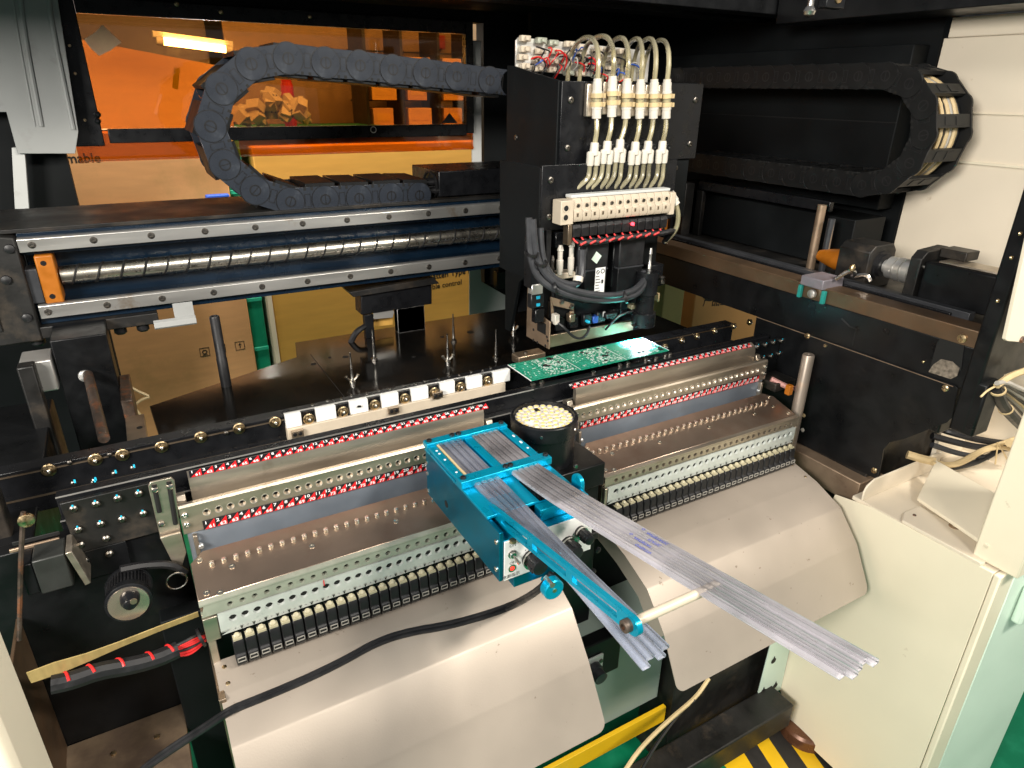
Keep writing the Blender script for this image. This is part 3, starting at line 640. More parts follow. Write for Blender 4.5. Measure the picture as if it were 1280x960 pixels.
for pnl in range(3):
    X = bx0+pnl*W_
    sm.box(X+W_-.0006, X+W_+.0006, by0, by1, .0520, .05225)
    for (rx, ry, rw, rh) in ((.06, .08, .32, .36), (.06, .54, .32, .38)):
        x0, y0 = X+rx*W_, by0+ry*.09
        for (a, b, c_, d) in ((x0, x0+rw*W_, y0, y0+.0008), (x0, x0+rw*W_, y0+rh*.09, y0+rh*.09+.0008), (x0, x0+.0008, y0, y0+rh*.09), (x0+rw*W_, x0+rw*W_+.0008, y0, y0+rh*.09)): tr.box(a, b, c_, d, .0520, .0523)
        for k in range(4): tr.box(x0+.006, x0+rw*W_-.006, y0+.006+k*.006, y0+.0072+k*.006, .0520, .0523)
    for k in range(230):
        x = X+W_*(.42+.53*rnd.random()) if k < 185 else X+W_*(.03+.94*rnd.random()); y = by0+.005+.08*rnd.random()
        s = rnd.random(); a, b = (.0012, .0007) if s < .5 else ((.0007, .0014) if s < .8 else (.0024, .0010))
        pd.box(x-a, x+a, y-b, y+b, .0520, .0526+.0004*rnd.random())
    for k in range(7):
        x = X+W_*(.42+.5*rnd.random()); y = by0+.008+.072*rnd.random(); a = rnd.choice((.0022, .0030, .0042)); b = a*rnd.choice((.6, 1, .8))
        q = MB(); q.box(x-a, x+a, y-b, y+b, .0524, .0524+.0018); 
        for s in (-1, 1):
            for i in range(3): q.box(x-a*.7+i*a*.7-.0003, x-a*.7+i*a*.7+.0003, y+s*b, y+s*(b+.001), .0521, .0526, 1)
        q.build('chip', [M['chip'], M['solder']], t)
sm.build('silk_line', M['white_print'], t)
_q = tr.build('copper_trace', pm('trace_green', (.06, .42, .29), 0, .35), t); _q['kind'] = 'stuff'
o = pd.build('solder_pad', pm('pad_pale', (.66, .74, .70), .3, .3), t); o['kind'] = 'stuff'
q = MB(); q.box(bx0-.0006, bx0, by0, by1, .0503, .0523); q.build('board_edge', M['white_print'], t)
t = thing('board_stop', 'flat bronze stop block behind the corner of the green board', 'stop block', (.66, .215, .04))
a = at(665, 441, z=.06); q = MB(); q.box(a.x-.035, a.x+.030, .185, .215, .0405, .058); q.build('block', M['nickel_brown'], t, .002)
q = MB(); q.lathe((a.x-.01, .2, .058), (0, 0, 1), [(0, .004), (.003, .0035)], 10); q.build('block_screw', M['bolt'], t)
# ---------------------------------------------------------------- gantry beam
t = thing('gantry_beam', 'long gantry beam with two bright linear rails and a dusty top', 'gantry beam', (.6, .7, .13))
BX0, BX1 = -.186, 1.385
o = MB(); o.box(BX0, BX1, .655, .86, .128, .304); o.build('beam_body', M['navy'], t, .002)
o = MB(); o.box(BX0-.06, BX1, .612, .868, .3045, .312); o.build('top_plate', M['dusty_black'], t, .001)
o = MB(); o.box(BX0, BX1, .616, .6545, .263, .304); o.build('upper_ledge', M['navy'], t, .001)
o = MB(); o.box(BX0, BX1, .616, .6545, .128, .168); o.build('lower_ledge', M['navy'], t, .001)
def rail(z0, z1, x0):
    o = MB(); o.prism([(.600, z0), (.600, z1), (.603, z1+.003), (.6155, z1+.003), (.6155, z1-.006), (.611, z1-.009), (.611, z0+.006), (.6155, z0)], 'x', x0, BX1-.01)
    return o.build('linear_rail', M['rail'], t, .0006)
rail(.271, .294, BX0); rail(.143, .167, BX0+.004)
def rbolt(m): m.lathe((0, 0, 0), (0, -1, 0), [(-.0006, .0068), (.0006, .0066), (.0008, .0052), (.0016, .0046), (.0018, .0030), (.0006, .0026)], 16)
for k in range(16):
    piece('rail_bolt', rbolt, M['bolt'], (-.1647+.0986*k, .5998, .2836), t); inst(proto['rail_bolt'], (-.1682+.0986*k, .5998, .1516+.0035), t)
o = MB(); o.cyl((-.135, .632, .216), (1.362, .632, .216), .0178, None, 24)
sc_ = o.build('ball_screw', M['screw'], t)
h = MB(); P_ = .0405; n = int(1.49/P_*18)
h.tube([(-.132+P_*i/18, .632+.0172*math.cos(-2*math.pi*i/18), .216+.0172*math.sin(-2*math.pi*i/18)) for i in range(n)], .0027, 5)
h.build('screw_thread', M['hole'], sc_)
for xx, nm in ((-.168, 0), (1.358, 1)):
    o = MB(); o.box(xx, xx+.030, .602, .6545, .170, .2625); bl = o.build('bumper', M['orange'], t, .003)
    for zz in (.184, .248):
        o = MB(); o.lathe((xx+.013, .6018, zz), (0, -1, 0), [(-.001, .005), (.0004, .005), (.0005, .003), (.0002, .003)], 10); o.build('bumper_screw', M['chip'], bl)
o = MB(); o.box(-.212, -.1685, .606, .650, .172, .238); o.build('bearing_block', M['cable'], t, .002)
o = MB(); o.prism([(-.40, .10), (-.187, .10), (-.187, .30), (-.25, .312), (-.40, .312)], 'y', .596, .66); o.build('end_casting', M['dusty_black'], t, .004)
o = MB(); o.prism([(-.375, .13), (-.245, .13), (-.245, .235), (-.27, .26), (-.375, .26)], 'y', .5925, .5955); o.build('casting_recess', M['hole'], t, .001)
for (u, v) in ((12, 311), (34, 397), (8, 350)):
    p = at(u, v, y=.596); o = MB(); o.lathe((p.x, .596, p.z), (0, -1, 0), [(0, .009), (.004, .008), (.006, .003)], 12); o.build('casting_bolt', M['rubber'], t)
o = MB(); o.box(-.19, .015, .598, .652, .104, .1275); o.build('lower_bracket', M['dusty_black'], t, .002)
for (u, v) in ((146, 400), (174, 394), (72, 408), (40, 408)):
    p = at(u, v-6, y=.61); o = MB(); o.lathe((p.x, .616, .1038), (0, 0, -1), [(0, .012), (.012, .012), (.016, .008)], 14); o.build('bracket_bolt', M['rubber'], t)
# right end of the beam
o = MB(); o.box(BX1+.0005, BX1+.012, .590, .86, .128, .312); o.build('end_plate', M['black_paint'], t, .002)
o = MB(); o.box(1.402, 1.436, .560, .60, .15, .318); o.build('end_post', M['dusty_black'], t, .002)
o = MB(); o.box(1.30, 1.46, .60, .88, .10, .1275); o.build('carriage_plate', M['black_anod'], t, .002)
# white sheet clip below the beam
t = thing('sheet_clip', 'small white folded metal clip hanging under the lower rail', 'bracket', (.05, .6, .1))
o = MB(); o.box(.045, .083, .5985, .5995, .104, .142); o.build('clip_plate', CL, t)
o = MB(); o.prism([(.5980, .112), (.590, .108), (.588, .098), (.592, .094), (.594, .099), (.5975, .104)], 'x', .004, .084); o.build('clip_fold', CL, t, .0005)

# ---------------------------------------------------------------- cable chain on the beam (left)
def link_side(pitch, R, th, y0, s):
    # side plate in the (along, up) plane, with a round eye at the origin and a tongue to the next pin
    m = MB(); pts = []
    for i in range(13):
        a = math.pi/2+math.pi*i/12; pts.append((R*math.cos(a), R*math.sin(a)))
    hh = R*.95; c = []
    for i in range(9):
        a = math.pi+(.5-i/8)*math.pi*.76; c.append((pitch+R*1.01*math.cos(a), R*1.01*math.sin(a)))
    pts += [(pitch*.15, -hh)]+c+[(pitch*.15, hh)]
    m.prism(pts, 'y', y0, y0+th); return m
def make_chain(name, label, pins, y0, y1, R, mat, win, group=None, side=None, axis='x', barmat=None, xoff=0):
    # pins: points (a, z) in the chain's own plane; axis 'x': plane is XZ and the chain is as wide as y0..y1; axis 'y': plane is YZ
    q0 = pins[0]; t = thing(name, label, 'cable chain', (q0[0], y0, q0[1]-R) if axis == 'x' else (y0, q0[0], q0[1]-R), group)
    th = .006; dy = y1-y0
    for i in range(len(pins)-1):
        a, b = Vector(pins[i]), Vector(pins[i+1]); p = (b-a).length; ang = math.atan2(b.y-a.y, b.x-a.x)
        if axis == 'x': loc = (a.x, y0, a.y); rot = (0, -ang, 0)
        else: loc = (y0, a.x, a.y); rot = Matrix.Rotation(math.pi/2, 4, 'Z')@Matrix.Rotation(-ang, 4, 'Y')
        key = 'p%d' % round(p*1000)
        def put(nm, fn, mt, ppar, **k):
            kk = nm+':'+name+key
            o = share(kk, fn, mt, **k); o2 = o.copy(); C.objects.link(o2)
            if axis == 'x': o2.location = loc; o2.rotation_euler = rot
            else: o2.location = loc; o2.rotation_euler = rot.to_euler()
            adopt(o2, ppar) if ppar is t else None
            if ppar is not t:
                bpy.context.view_layer.update() if False else None
                o2.parent = ppar; o2.matrix_parent_inverse = (Matrix.LocRotScale(ppar.location, ppar.rotation_euler, None)).inverted()
            return o2
        sg = 1 if axis == 'x' else -1
        def S(v0, v1): return (v0, v1) if sg > 0 else (-v1, -v0)
        def body(m):
            k = link_side(p, R, th, S(0, th)[0], 1); m.v += k.v; m.f += k.f; m.mi += k.mi
        def body2(m):
            k = link_side(p, R, th, S(dy-th, dy)[0], 1); m.add(k.v, k.f)
        lk = put('chain_link', body, mat, t, bevel=.0006, seg=1)
        def eye(m):
            c, s_ = S(-.0022, -.0002)
            m.lathe((0, c if sg > 0 else s_, 0), (0, sg, 0), [(0, R*.985), (.0020, R*.985)], 24, cap1=False)
        put('far_plate', body2, mat, lk)
        if not win: put('link_eye', eye, mat, lk)
        def ring_(m):
            y_ = (-.0026 if not win else -.0002)*sg
            m.ring((0, y_, 0), (0, sg, 0), R*.31, R*.40, .0006, 18); (m.ring((0, -.0007, 0), (0, 1, 0), R*.99, R*1.045, .0006, 26) if not win else None); m.box(-R*.03, R*.03, *sorted((y_, y_+sg*.0005)), -R*.33, R*.33)
        put('pin_ring', ring_, M['chip'], lk)
        def slot(m):
            y_ = -.0006 if sg > 0 else .0006
            x_ = p*.50; w2, h2 = p*.085, R*.48
            for (xa, xb, za, zb) in ((x_-w2, x_+w2, h2*.9, h2), (x_-w2, x_+w2, -h2, -h2*.9), (x_-w2, x_-w2*.85, -h2*.9, h2*.9), (x_+w2*.85, x_+w2, -h2*.9, h2*.9)):
                m.box(xa, xb, *sorted((y_, y_+sg*.0007)), za, zb)
        put('slot_edge', slot, M['chip'], lk)
        def notch(m):
            y_ = -.0005 if sg > 0 else .0005
            for xx in (.36, .56): m.box(p*xx-.0026, p*xx+.0026, *sorted((y_, sg*.004)), side*R*.72, side*R*.955)
        put('notch', notch, M['hole'], lk)
        def bar(m, lo):
            za, zb = (R*.62, R*.90) if lo > 0 else (-R*.90, -R*.62)
            x0, x1 = (-p*.34, p*.52) if not win else (p*.16, p*.62)
            if not win and lo == side: za, zb = (R*.62, R*1.18) if lo > 0 else (-R*1.18, -R*.62)
            m.box(x0, x1, *S(th+.0004, dy-th-.0004), za, zb)
            if win: m.box(x0+p*.08, x1-p*.08, *S(dy*.25, dy*.45), zb if lo > 0 else za-.0012, zb+.0012 if lo > 0 else za); m.box(x0+p*.08, x1-p*.08, *S(dy*.55, dy*.75), zb if lo > 0 else za-.0012, zb+.0012 if lo > 0 else za)
        put('cross_bar', lambda m: bar(m, side), barmat or mat, lk, bevel=.001, seg=1)
        put('inner_bar', lambda m: bar(m, -side), barmat or mat, lk)
    return t
yc = .622
pp = [(640, 104), (612, 100.5), (571, 95.7), (531.7, 91), (491, 87), (450, 82), (407, 78.5), (360, 73), (314, 80), (277, 111), (263, 158), (281, 206), (319, 238), (363, 252), (406.7, 249.2), (448.7, 247.6), (489, 245), (524, 244)]
pins = [at(u, v, y=yc) for u, v in pp][::-1]
make_chain('cable_chain', 'dark grey cable chain looping up from the gantry beam before the amber window', [(p.x, p.z) for p in pins], yc, yc+.16, .0295, M['chain'], False, 'cable chains', side=-1, barmat=M['chain_dark'])
# the hoses leaving the chain and the black cover box on the beam
t = thing('hose_bundle', 'bundle of black hoses with ties leaving the lower chain end', 'hose bundle', (.64, .67, .32))
for k, (yy, zz) in enumerate(((.632, .330), (.650, .334), (.668, .338), (.640, .346), (.660, .350), (.690, .342))):
    o = MB(); o.tube([(.575, yy, zz), (.65, yy+.004, zz+.004*(k % 2)), (.74, yy+.006, zz), (.82, yy+.01, zz)], .0068, 8, smooth=2); o.build('hose', M['rubber'], t)
for xx in (.655, .668, .70):
    o = MB(); o.ring((xx, .662, .340), (1, .1, 0), .030, .034, .005, 14); o.build('cable_tie', M['chip'], t)
t = thing('cover_box', 'plain black cover box on the beam beside the placement head', 'cover', (.80, .64, .312))
o = MB(); a = at(551, 254, y=.63); o.box(a.x-.004, .99, .628, .80, .316, .375); o.build('box_shell', M['black_anod'], t, .002)

# ---------------------------------------------------------------- cable chain at the right
ys, zc, R_ = .045, .482, .110
pit = .0628; path = []
for i in range(9): path.append((ys+pit*(12-i)*1.0-.25 if False else ys+pit*(9-i), zc-R_))
for i in range(1, 7): 
    a = math.pi*i/6; 
    path.append((ys-R_*math.sin(a), zc-R_*math.cos(a)))
path.insert(9, (ys, zc-R_))
for i in range(1, 12): path.append((ys+pit*i, zc+R_))
make_chain('cable_chain', 'black cable chain with cables showing between its bars before the cream cover', path, 1.43, 1.56, .027, M['chain_dark'], True, 'cable chains', side=-1, axis='y')
rnd = random.Random(3)
tc_ = thing('cable_pack', 'beige and black cables running inside the black cable chain', 'cable pack', (1.49, ys, zc-R_))
for k in range(12):
    xx = 1.443+k*.0095; rr = rnd.choice((.0036, .0042, .0046)); dr = rnd.uniform(-.004, .006)
    pts = [(xx, ys+.50, zc-R_-dr)]+[(xx, ys-(R_+dr)*math.sin(a), zc-(R_+dr)*math.cos(a)) for a in [math.pi*i/18 for i in range(19)]]+[(xx, ys+.5, zc+R_+dr)]
    o = MB(); o.tube(pts, rr, 6); o.build('cable', [M['beige_wire'], M['rubber'], M['beige_wire'], M['grey_wire'], M['beige_wire']][k % 5], tc_)
# ---------------------------------------------------------------- placement head
H = thing('placement_head', 'black placement head with air hoses and motors above the green board', 'placement head', (.9, .3, .06))
YF = .222
a, b = at(703, 101, y=YF), at(880, 105, y=YF); zf = at(703, 206, y=YF).z
xl = a.x; xr = b.x
o = MB(); o.box(xl, xr, YF, YF+.006, zf, a.z); o.build('front_plate', M['black_anod'], H, .001)
o = MB(); o.prism([(YF+.0065, .30), (YF+.0065, a.z), (.40, .600), (.424, .602), (.424, .03), (.40, .03), (.36, .16), (.30, .20)], 'x', xl-.004, xl+.004); o.build('side_plate', M['dark_void'], H, .001)
o = MB(); o.box(xl+.0045, xr-.01, YF+.007, .42, .30, a.z-.012); o.build('head_body', M['dark_void'], H, .002)
o = MB(); o.box(xl+.10, xr-.06, .421, .60, .15, .33); o.build('carriage', M['black_paint'], H, .003)
o = MB(); o.box(xl+.01, xr-.02, .385, .424, .08, .29); o.build('rear_plate', M['black_paint'], H, .002)
for (u, v) in ((713, 125), (709, 185), (869, 125), (862, 180), (748+96, 210)):
    p = at(u, v, y=YF); o = MB(); o.lathe((p.x, YF, p.z), (0, -1, 0), [(0, .0062), (.0025, .0060), (.0035, .0045), (.0036, .0026), (.001, .0024)], 14); o.build('plate_screw', M['bolt'], H)
for (u, v) in ((645, 172), (642, 244), (660, 247)):
    p = at(u, v, x=xl-.004); o = MB(); o.lathe((xl-.004, p.y, p.z), (-1, 0, 0), [(0, .006), (.002, .005), (.003, .002)], 12); o.build('side_screw', M['bolt'], H)
# second plate, lower and further forward
Y2 = .196
c0, c1 = at(678, 207, y=Y2), at(700, 287, y=Y2); cr = at(846, 210, y=Y2)
o = MB(); o.box(c0.x, cr.x, Y2, Y2+.006, c1.z, c0.z); o.build('lower_plate', M['black_anod'], H, .001)
o = MB(); o.box(c0.x-.0005, c0.x+.006, Y2+.0065, .36, .20, c0.z-.004); o.build('lower_side', M['dark_void'], H, .001)
for (u, v) in ((688, 225), (686, 271)):
    p = at(u, v, y=Y2); o = MB(); o.lathe((p.x, Y2, p.z), (0, -1, 0), [(0, .0062), (.0025, .0060), (.0035, .0045), (.0036, .0026), (.001, .0024)], 14); o.build('plate_screw', M['bolt'], H)
# wiring board on top
yb_ = .405
a0, a1 = at(645, 46, y=yb_), at(800, 60, y=yb_)
o = MB(); o.prism([(a0.x, .595), (a1.x+.03, .575), (a1.x+.03, .640), (a0.x+.006, a0.z), (a0.x, a0.z-.006)], 'y', yb_, yb_+.004); o.build('wiring_board', M['alu'], H, .0006)
rnd = random.Random(5)
for r in range(4):
    for k in range(8):
        x = a0.x+.016+k*.036+rnd.uniform(-.004, .004); z = .650-r*.017-k*.0022+rnd.uniform(-.002, .002)
        o = MB(); o.box(x-.011, x+.011, yb_-.013, yb_-.0005, z-.0055, z+.0055); o.box(x-.004, x+.004, yb_-.020, yb_-.0135, z-.004, z+.004)
        o.build('plug', M['ivory'] if rnd.random() < .8 else M['zinc_green'], H, .001, 1)
for k in range(46):
    x = a0.x+.02+rnd.random()*.26; z = .648-rnd.random()*.045-(x-a0.x)*.06; mt = M[rnd.choice(('red_wire', 'red_wire', 'rubber', 'blue_wire', 'grey_wire', 'rubber'))]
    o = MB(); dx = rnd.uniform(-.03, .04); o.tube([(x, yb_-.016, z), (x+dx*.3, yb_-.030, z+rnd.uniform(-.004, .010)), (x+dx*.8, yb_-.030, z-.008), (x+dx, yb_-.012, z-rnd.uniform(.012, .03))], .0016, 5, smooth=2); o.build('wire', mt, H)
# inline filters, Y fittings and hoses: six of each
fx = [(747, 98, 148, 741, 178, 207), (766, 95, 146, 757, 176, 205), (784, 98, 148, 773, 174, 203), (801, 99, 148, 792, 177, 206), (818, 99, 148, 808, 176, 204), (834, 99, 148, 826, 176, 204)]
bk = [(712, 84), (727, 84), (755, 84), (779, 84), (792, 86), (806, 84)]
tops = [(733, 46), (745, 44), (765, 46), (783, 47), (800, 47), (816, 49)]
for i, (u, v0, v1, uy, w0, w1) in enumerate(fx):
    yq = YF-.018
    A = at(u, v0, y=yq); B = at(u-1.5, v1, y=yq); d = (A-B); L = d.length; dn = d.normalized()
    bx = MB(); m_ = A.lerp(B, .5)
    bx.box(m_.x-.018, m_.x-.004, YF-.012, YF-.0005, m_.z-.032, m_.z+.026); bx.build('filter_holder', M['nickel_lite'], H, .002)
    o = MB(); o.lathe(B, dn, [(0, .0088), (.016, .0088), (.0165, .0098), (.022, .0098)], 16); fl = o.build('inline_filter', M['ivory2'], H)
    o = MB(); o.lathe(B+dn*.022, dn, [(0, .0086), (L-.048, .0086)], 16); o.build('filter_window', M['hose'], fl)
    o = MB(); o.lathe(B+dn*.024, dn, [(0, .0050), (L-.054, .0050)], 12); o.build('filter_core', M['white'], fl)
    o = MB(); o.lathe(B+dn*(L-.026), dn, [(0, .0100), (.004, .0100), (.0045, .0088), (.020, .0088), (.0205, .0076), (.026, .0076)], 16); o.build('filter_cap', M['ivory2'], fl)
    for kk in (.30, .52):
        o = MB(); p = B.lerp(A, kk); o.ring(p, dn, .0090, .0112, .008, 16); o.box(p.x+.008, p.x+.017, p.y-.004, p.y+.004, p.z, p.z+.008); o.build('filter_clip', M['beige_wire'], fl)
    # hose over the top to the board
    T = at(*tops[i], y=yq+.07); E_ = at(*bk[i], y=.385)
    hz = T.z-A.z; cp = [A-dn*.004, A+Vector((.001, .0, hz*.35)), A.lerp(E_, .06)+Vector((0, 0, hz*.72)), Vector((A.x*.7+E_.x*.3, A.y*.72+E_.y*.28, T.z-.001)), Vector((A.x*.42+E_.x*.58, A.y*.42+E_.y*.58, T.z)), Vector((A.x*.1+E_.x*.9, A.y*.1+E_.y*.9, T.z-.012)), E_+Vector((0, .004, .004)), E_+Vector((0, .006, -.03))]
    o = MB(); o.tube(cp, .0047, 8, smooth=3); o.build('air_hose', M['hose'], H)
    # hose down to the Y fitting
    yy = YF-.026
    P0 = at(uy+2.5, w0, y=yy); P1 = at(uy, w1, y=yy); dd = (P0-P1).normalized(); LL = (P0-P1).length
    o = MB(); o.tube([B+dn*.003, B.lerp(P0, .5)+Vector((.001, -.003, 0)), P0-dd*.003], .0047, 8, smooth=2); o.build('air_hose', M['hose'], H)
    sx = Vector((1, 0, -.1 if i in (1, 2) else 0)).normalized(); 
    o = MB(); o.lathe(P0-dd*LL*.55, dd, [(0, .0090), (LL*.5, .0080), (LL*.55, .0070)], 14); yf = o.build('y_fitting', M['ivory2'], H)
    for s in (-1, 1):
        c = P1+sx*(s*.0075); o = MB(); o.lathe(c, dd, [(0, .0066), (.003, .0074), (LL*.55, .0076), (LL*.62, .0050)], 14); o.build('fitting_leg', M['ivory2'], yf)
        # pair of hoses down to the manifold
        en = at(716+i*18+(s+1)*5.5+4, 236, y=YF-.022); 
        o = MB(); o.tube([c+dd*.002, c-dd*.018, Vector(((c.x*1.4+en.x*.6)/2, yy-.004, (c.z*.4+en.z*.6))), en, en+Vector((-.004 if s < 0 else .002, .008, -.010))], .0046, 8, smooth=2); o.build('air_hose', M['hose'], H)
    p = P1+Vector((.019, .004, .030)); o = MB(); o.lathe(p, (0, -1, 0), [(-.012, .0066), (0, .0066), (.0005, .0050), (-.001, .0036)], 14); o.build('fitting_eye', M['black_anod'], H)
# upright push fittings behind the hoses
for k in range(6):
    p = at(717+k*18, 240, y=YF-.008); o = MB(); o.lathe((p.x, p.y, p.z-.012), (0, 0, 1), [(0, .0068), (.012, .0068), (.013, .0048), (.022, .0048), (.024, .0062), (.046, .0062), (.048, .004)], 12); o.build('push_fitting', M['alu'], H)
    o = MB(); o.lathe((p.x+.012, p.y-.006, p.z-.004), (0, -1, .3), [(0, .005), (.010, .005), (.012, .003)], 10); o.build('elbow_fitting', M['nickel_brown'], H)
# ivory valve manifold
ym = YF-.062
m0, m1, m2, m3 = at(715, 248, y=ym), at(829, 243, y=ym), at(837, 268, y=ym), at(722, 276, y=ym)
x0, x1 = (m0.x+m3.x)/2, m2.x; zt = (m0.z+m1.z)/2+.001; zb = (m2.z+m3.z)/2
n = 12; w_ = (x1-x0)/n
for k in range(n):
    xa = x0+k*w_
    o = MB(); o.prism([(ym+.004, zb), (ym, zb+.006), (ym, zb+.020), (ym+.004, zb+.022), (ym+.004, zt-.008), (ym+.010, zt), (YF-.030, zt), (YF-.030, zb)], 'x', xa+.0004, xa+w_-.0004); vb = o.build('valve_body', M['ivory'], H, .0006, 1)
    o = MB(); o.lathe((xa+w_*.5, ym+.0042, zb+.030), (0, -1, 0), [(0, .0038), (.0022, .0034)], 10); o.build('valve_button', M['bolt'], vb)
    o = MB(); o.box(xa+w_*.25, xa+w_*.45, ym-.0006, ym-.0001, zb+.010, zb+.0165); o.build('valve_mark', M['nickel_brown'], vb)
o = MB(); o.box(x0-.002, x1+.004, ym+.010, YF-.031, zt+.0005, zt+.006); o.build('manifold_cover', M['grey_white'], H, .001)
for xa, xb in ((x0-.030, x0-.0005), (x1+.0005, x1+.014)):
    o = MB(); o.box(xa, xb, ym+.002, YF-.030, zb-.004, zt-.002); o.build('end_block', M['ivory'], H, .0015)
for zz in (zb+.010, zt-.016):
    o = MB(); o.ring((x0-.019, ym+.0018, zz), (0, -1, 0), .0055, .0075, .001, 14); o.cyl((x0-.019, ym+.002, zz), (x0-.019, ym+.0012, zz), .0056, None, 12, 1); o.build('port', [M['ivory'], M['hole']], H)
p = Vector((x1+.016, ym+.016, zt-.012)); o = MB(); o.lathe(p, (.5, -.3, -.8), [(-.008, .009), (.012, .009), (.013, .0075), (.020, .0075)], 14); o.build('elbow_fitting', M['ivory2'], H)
o = MB(); o.tube([p+Vector((.008, -.005, -.014)), p+Vector((.018, -.008, -.04)), p+Vector((.022, .0, -.075)), p+Vector((.012, .02, -.10))], .0048, 8, smooth=2); o.build('air_hose', M['hose'], H)
# black plugs with the red and black wire loom
for k in range(n):
    xa = x0+k*w_
    o = MB(); o.prism([(ym+.006, zb-.006), (ym+.002, zb-.012), (ym+.004, zb-.030), (YF-.040, zb-.030), (YF-.040, zb-.006)], 'x', xa+.0008, xa+w_-.0008); o.build('wire_plug', M['rubber'], H, .0008, 1)
    for s in range(3):
        za = zb-.031; o = MB(); c = xa+w_*(.25+.25*s); o.tube([(c, ym+.010+s*.008, za), (c+.003, ym+.004+s*.004, za-.008), (c+.012, ym-.002, za-.011), (c+.024, ym-.001, za-.010+s*.003)], .0019, 5, smooth=2); o.build('plug_wire', M['red_wire'] if s == 0 else M['rubber'], H)
o = MB(); o.box(x0-.01, x0-.0005, ym+.004, YF-.04, zb-.044, zb-.0045); o.build('plug_end', M['nickel_brown'], H, .001)
pts = [(x0+.012+(x1-x0-.0)*k/10, ym-.001, zb-.042+.0015*math.sin(k*2)+.004*(k/10)) for k in range(11)]+[(x1+.02, ym+.01, zb-.042), (x1+.03, ym+.04, zb-.07)]
o = MB(); o.tube(pts, .0058, 8, smooth=1); o.build('wire_loom', M['rubber'], H)
for k in range(9):
    x = x0+.012+k*w_*1.15; o = MB(); o.tube([(x, ym-.0075, zb-.043+.0004*k), (x+.013, ym-.0075, zb-.0385+.0004*k)], .0024, 5); o.build('loom_wrap', M['red_wire'], H)
p = at(791, 280, y=ym); o = MB(); o.lathe((p.x, ym+.004, p.z), (0, -1, 0), [(0, .0034), (.006, .003)], 10); o.build('status_lamp', M['led_red'], H)
# motors
for (u0, u1, v0, v1, yy) in ((734, 762, 302, 368, YF-.045), (776, 807, 299, 364, YF-.045)):
    p0, p1 = at(u0, v0, y=yy), at(u1, v1, y=yy); zl = at(u0, v1, y=yy).z; xa, xb = p0.x, at(u1, v0, y=yy).x
    zm = p0.z*.45+zl*.55
    o = MB(); o.box(xa, xb, yy, yy+.06, zm+.0004, p0.z); mo = o.build('motor', M['rubber'], H, .003)
    o = MB(); o.box(xa+.0006, xb-.0006, yy+.0008, yy+.059, zl-.02, zm); o.build('motor_body', M['black_paint'], mo, .002)
    o = MB(); o.box(xa-.0004, xb+.0004, yy-.0004, yy+.0605, zm-.0015, zm+.0015); o.build('motor_seam', M['cable'], mo)
    if u0 == 734:
        o = MB(); c = at(749.5, 351, y=yy); s = .0135; g = .0006
        o.box(c.x-.0125, c.x+.0125, yy-g, yy-.0002, c.z-.030, c.z+.028); lb = o.build('motor_label', M['white_print'], mo)
        o = MB()
        for i in range(4):
            for j in range(4):
                if (i*7+j*5) % 3: o.box(c.x-.0105+i*.0023, c.x-.0087+i*.0023, yy-.0008, yy-g, c.z+.0145+j*.0023, c.z+.0163+j*.0023)
        o.ring((c.x+.006, yy-g, c.z+.020), (0, -1, 0), .0035, .0052, .0002, 16)
        for i in range(6): o.box(c.x-.0105, c.x-.002+.002*(i % 3), yy-.0008, yy-g, c.z+.009-i*.0062, c.z+.0105-i*.0062); 
        o.box(c.x+.004, c.x+.009, yy-.0008, yy-g, c.z-.006, c.z+.002)
        op = o.build('label_print', M['black_print'], lb)
        o = MB(); c = at(745.5, 322, y=yy); r45 = Matrix.Rotation(math.radians(38), 3, 'Y'); o.obox((c.x, yy-.0004, c.z), (.017, .0006, .019), r45); o.build('motor_sticker', M['pale_green'], mo)
# a dark plate between and behind the motors
o = MB(); q0, q1 = at(700, 290, y=YF-.01), at(815, 395, y=YF-.01); o.box(q0.x, q1.x, YF-.004, YF+.05, q1.z-.03, q0.z); o.build('z_axis_block', M['dark_void'], H, .002)
rnd = random.Random(9)
for (u, v, w_, h_, mt) in ((700, 325, .014, .06, 'ivory2'), (714, 322, .013, .07, 'ivory2'), (707, 345, .05, .012, 'ivory'), (690, 335, .010, .05, 'bolt'), (723, 345, .012, .04, 'rubber'), (728, 318, .018, .05, 'cable'), (686, 310, .012, .07, 'rubber'), (769, 330, .012, .10, 'black_anod'), (812, 330, .008, .07, 'alu'), (820, 345, .04, .05, 'black_anod'), (826, 350, .02, .02, 'bolt'), (700, 300, .02, .03, 'black_anod'), (670, 330, .02, .1, 'black_anod')):
    p = at(u, v, y=YF-.03); o = MB()
    if mt in ('ivory2', 'bolt', 'alu'): o.lathe((p.x, p.y, p.z-h_/2), (0, 0, 1), [(0, w_*.35), (h_*.2, w_*.5), (h_*.5, w_*.5), (h_*.52, w_*.38), (h_*.8, w_*.38), (h_*.82, w_*.5), (h_, w_*.3)], 10)
    else: o.box(p.x-w_/2, p.x+w_/2, p.y, p.y+.03, p.z-h_/2, p.z+h_/2)
    o.build('fitting' if mt in ('ivory2', 'bolt', 'alu') else 'head_block', M[mt], H, 0 if mt in ('ivory2', 'bolt', 'alu') else .0015, 1)
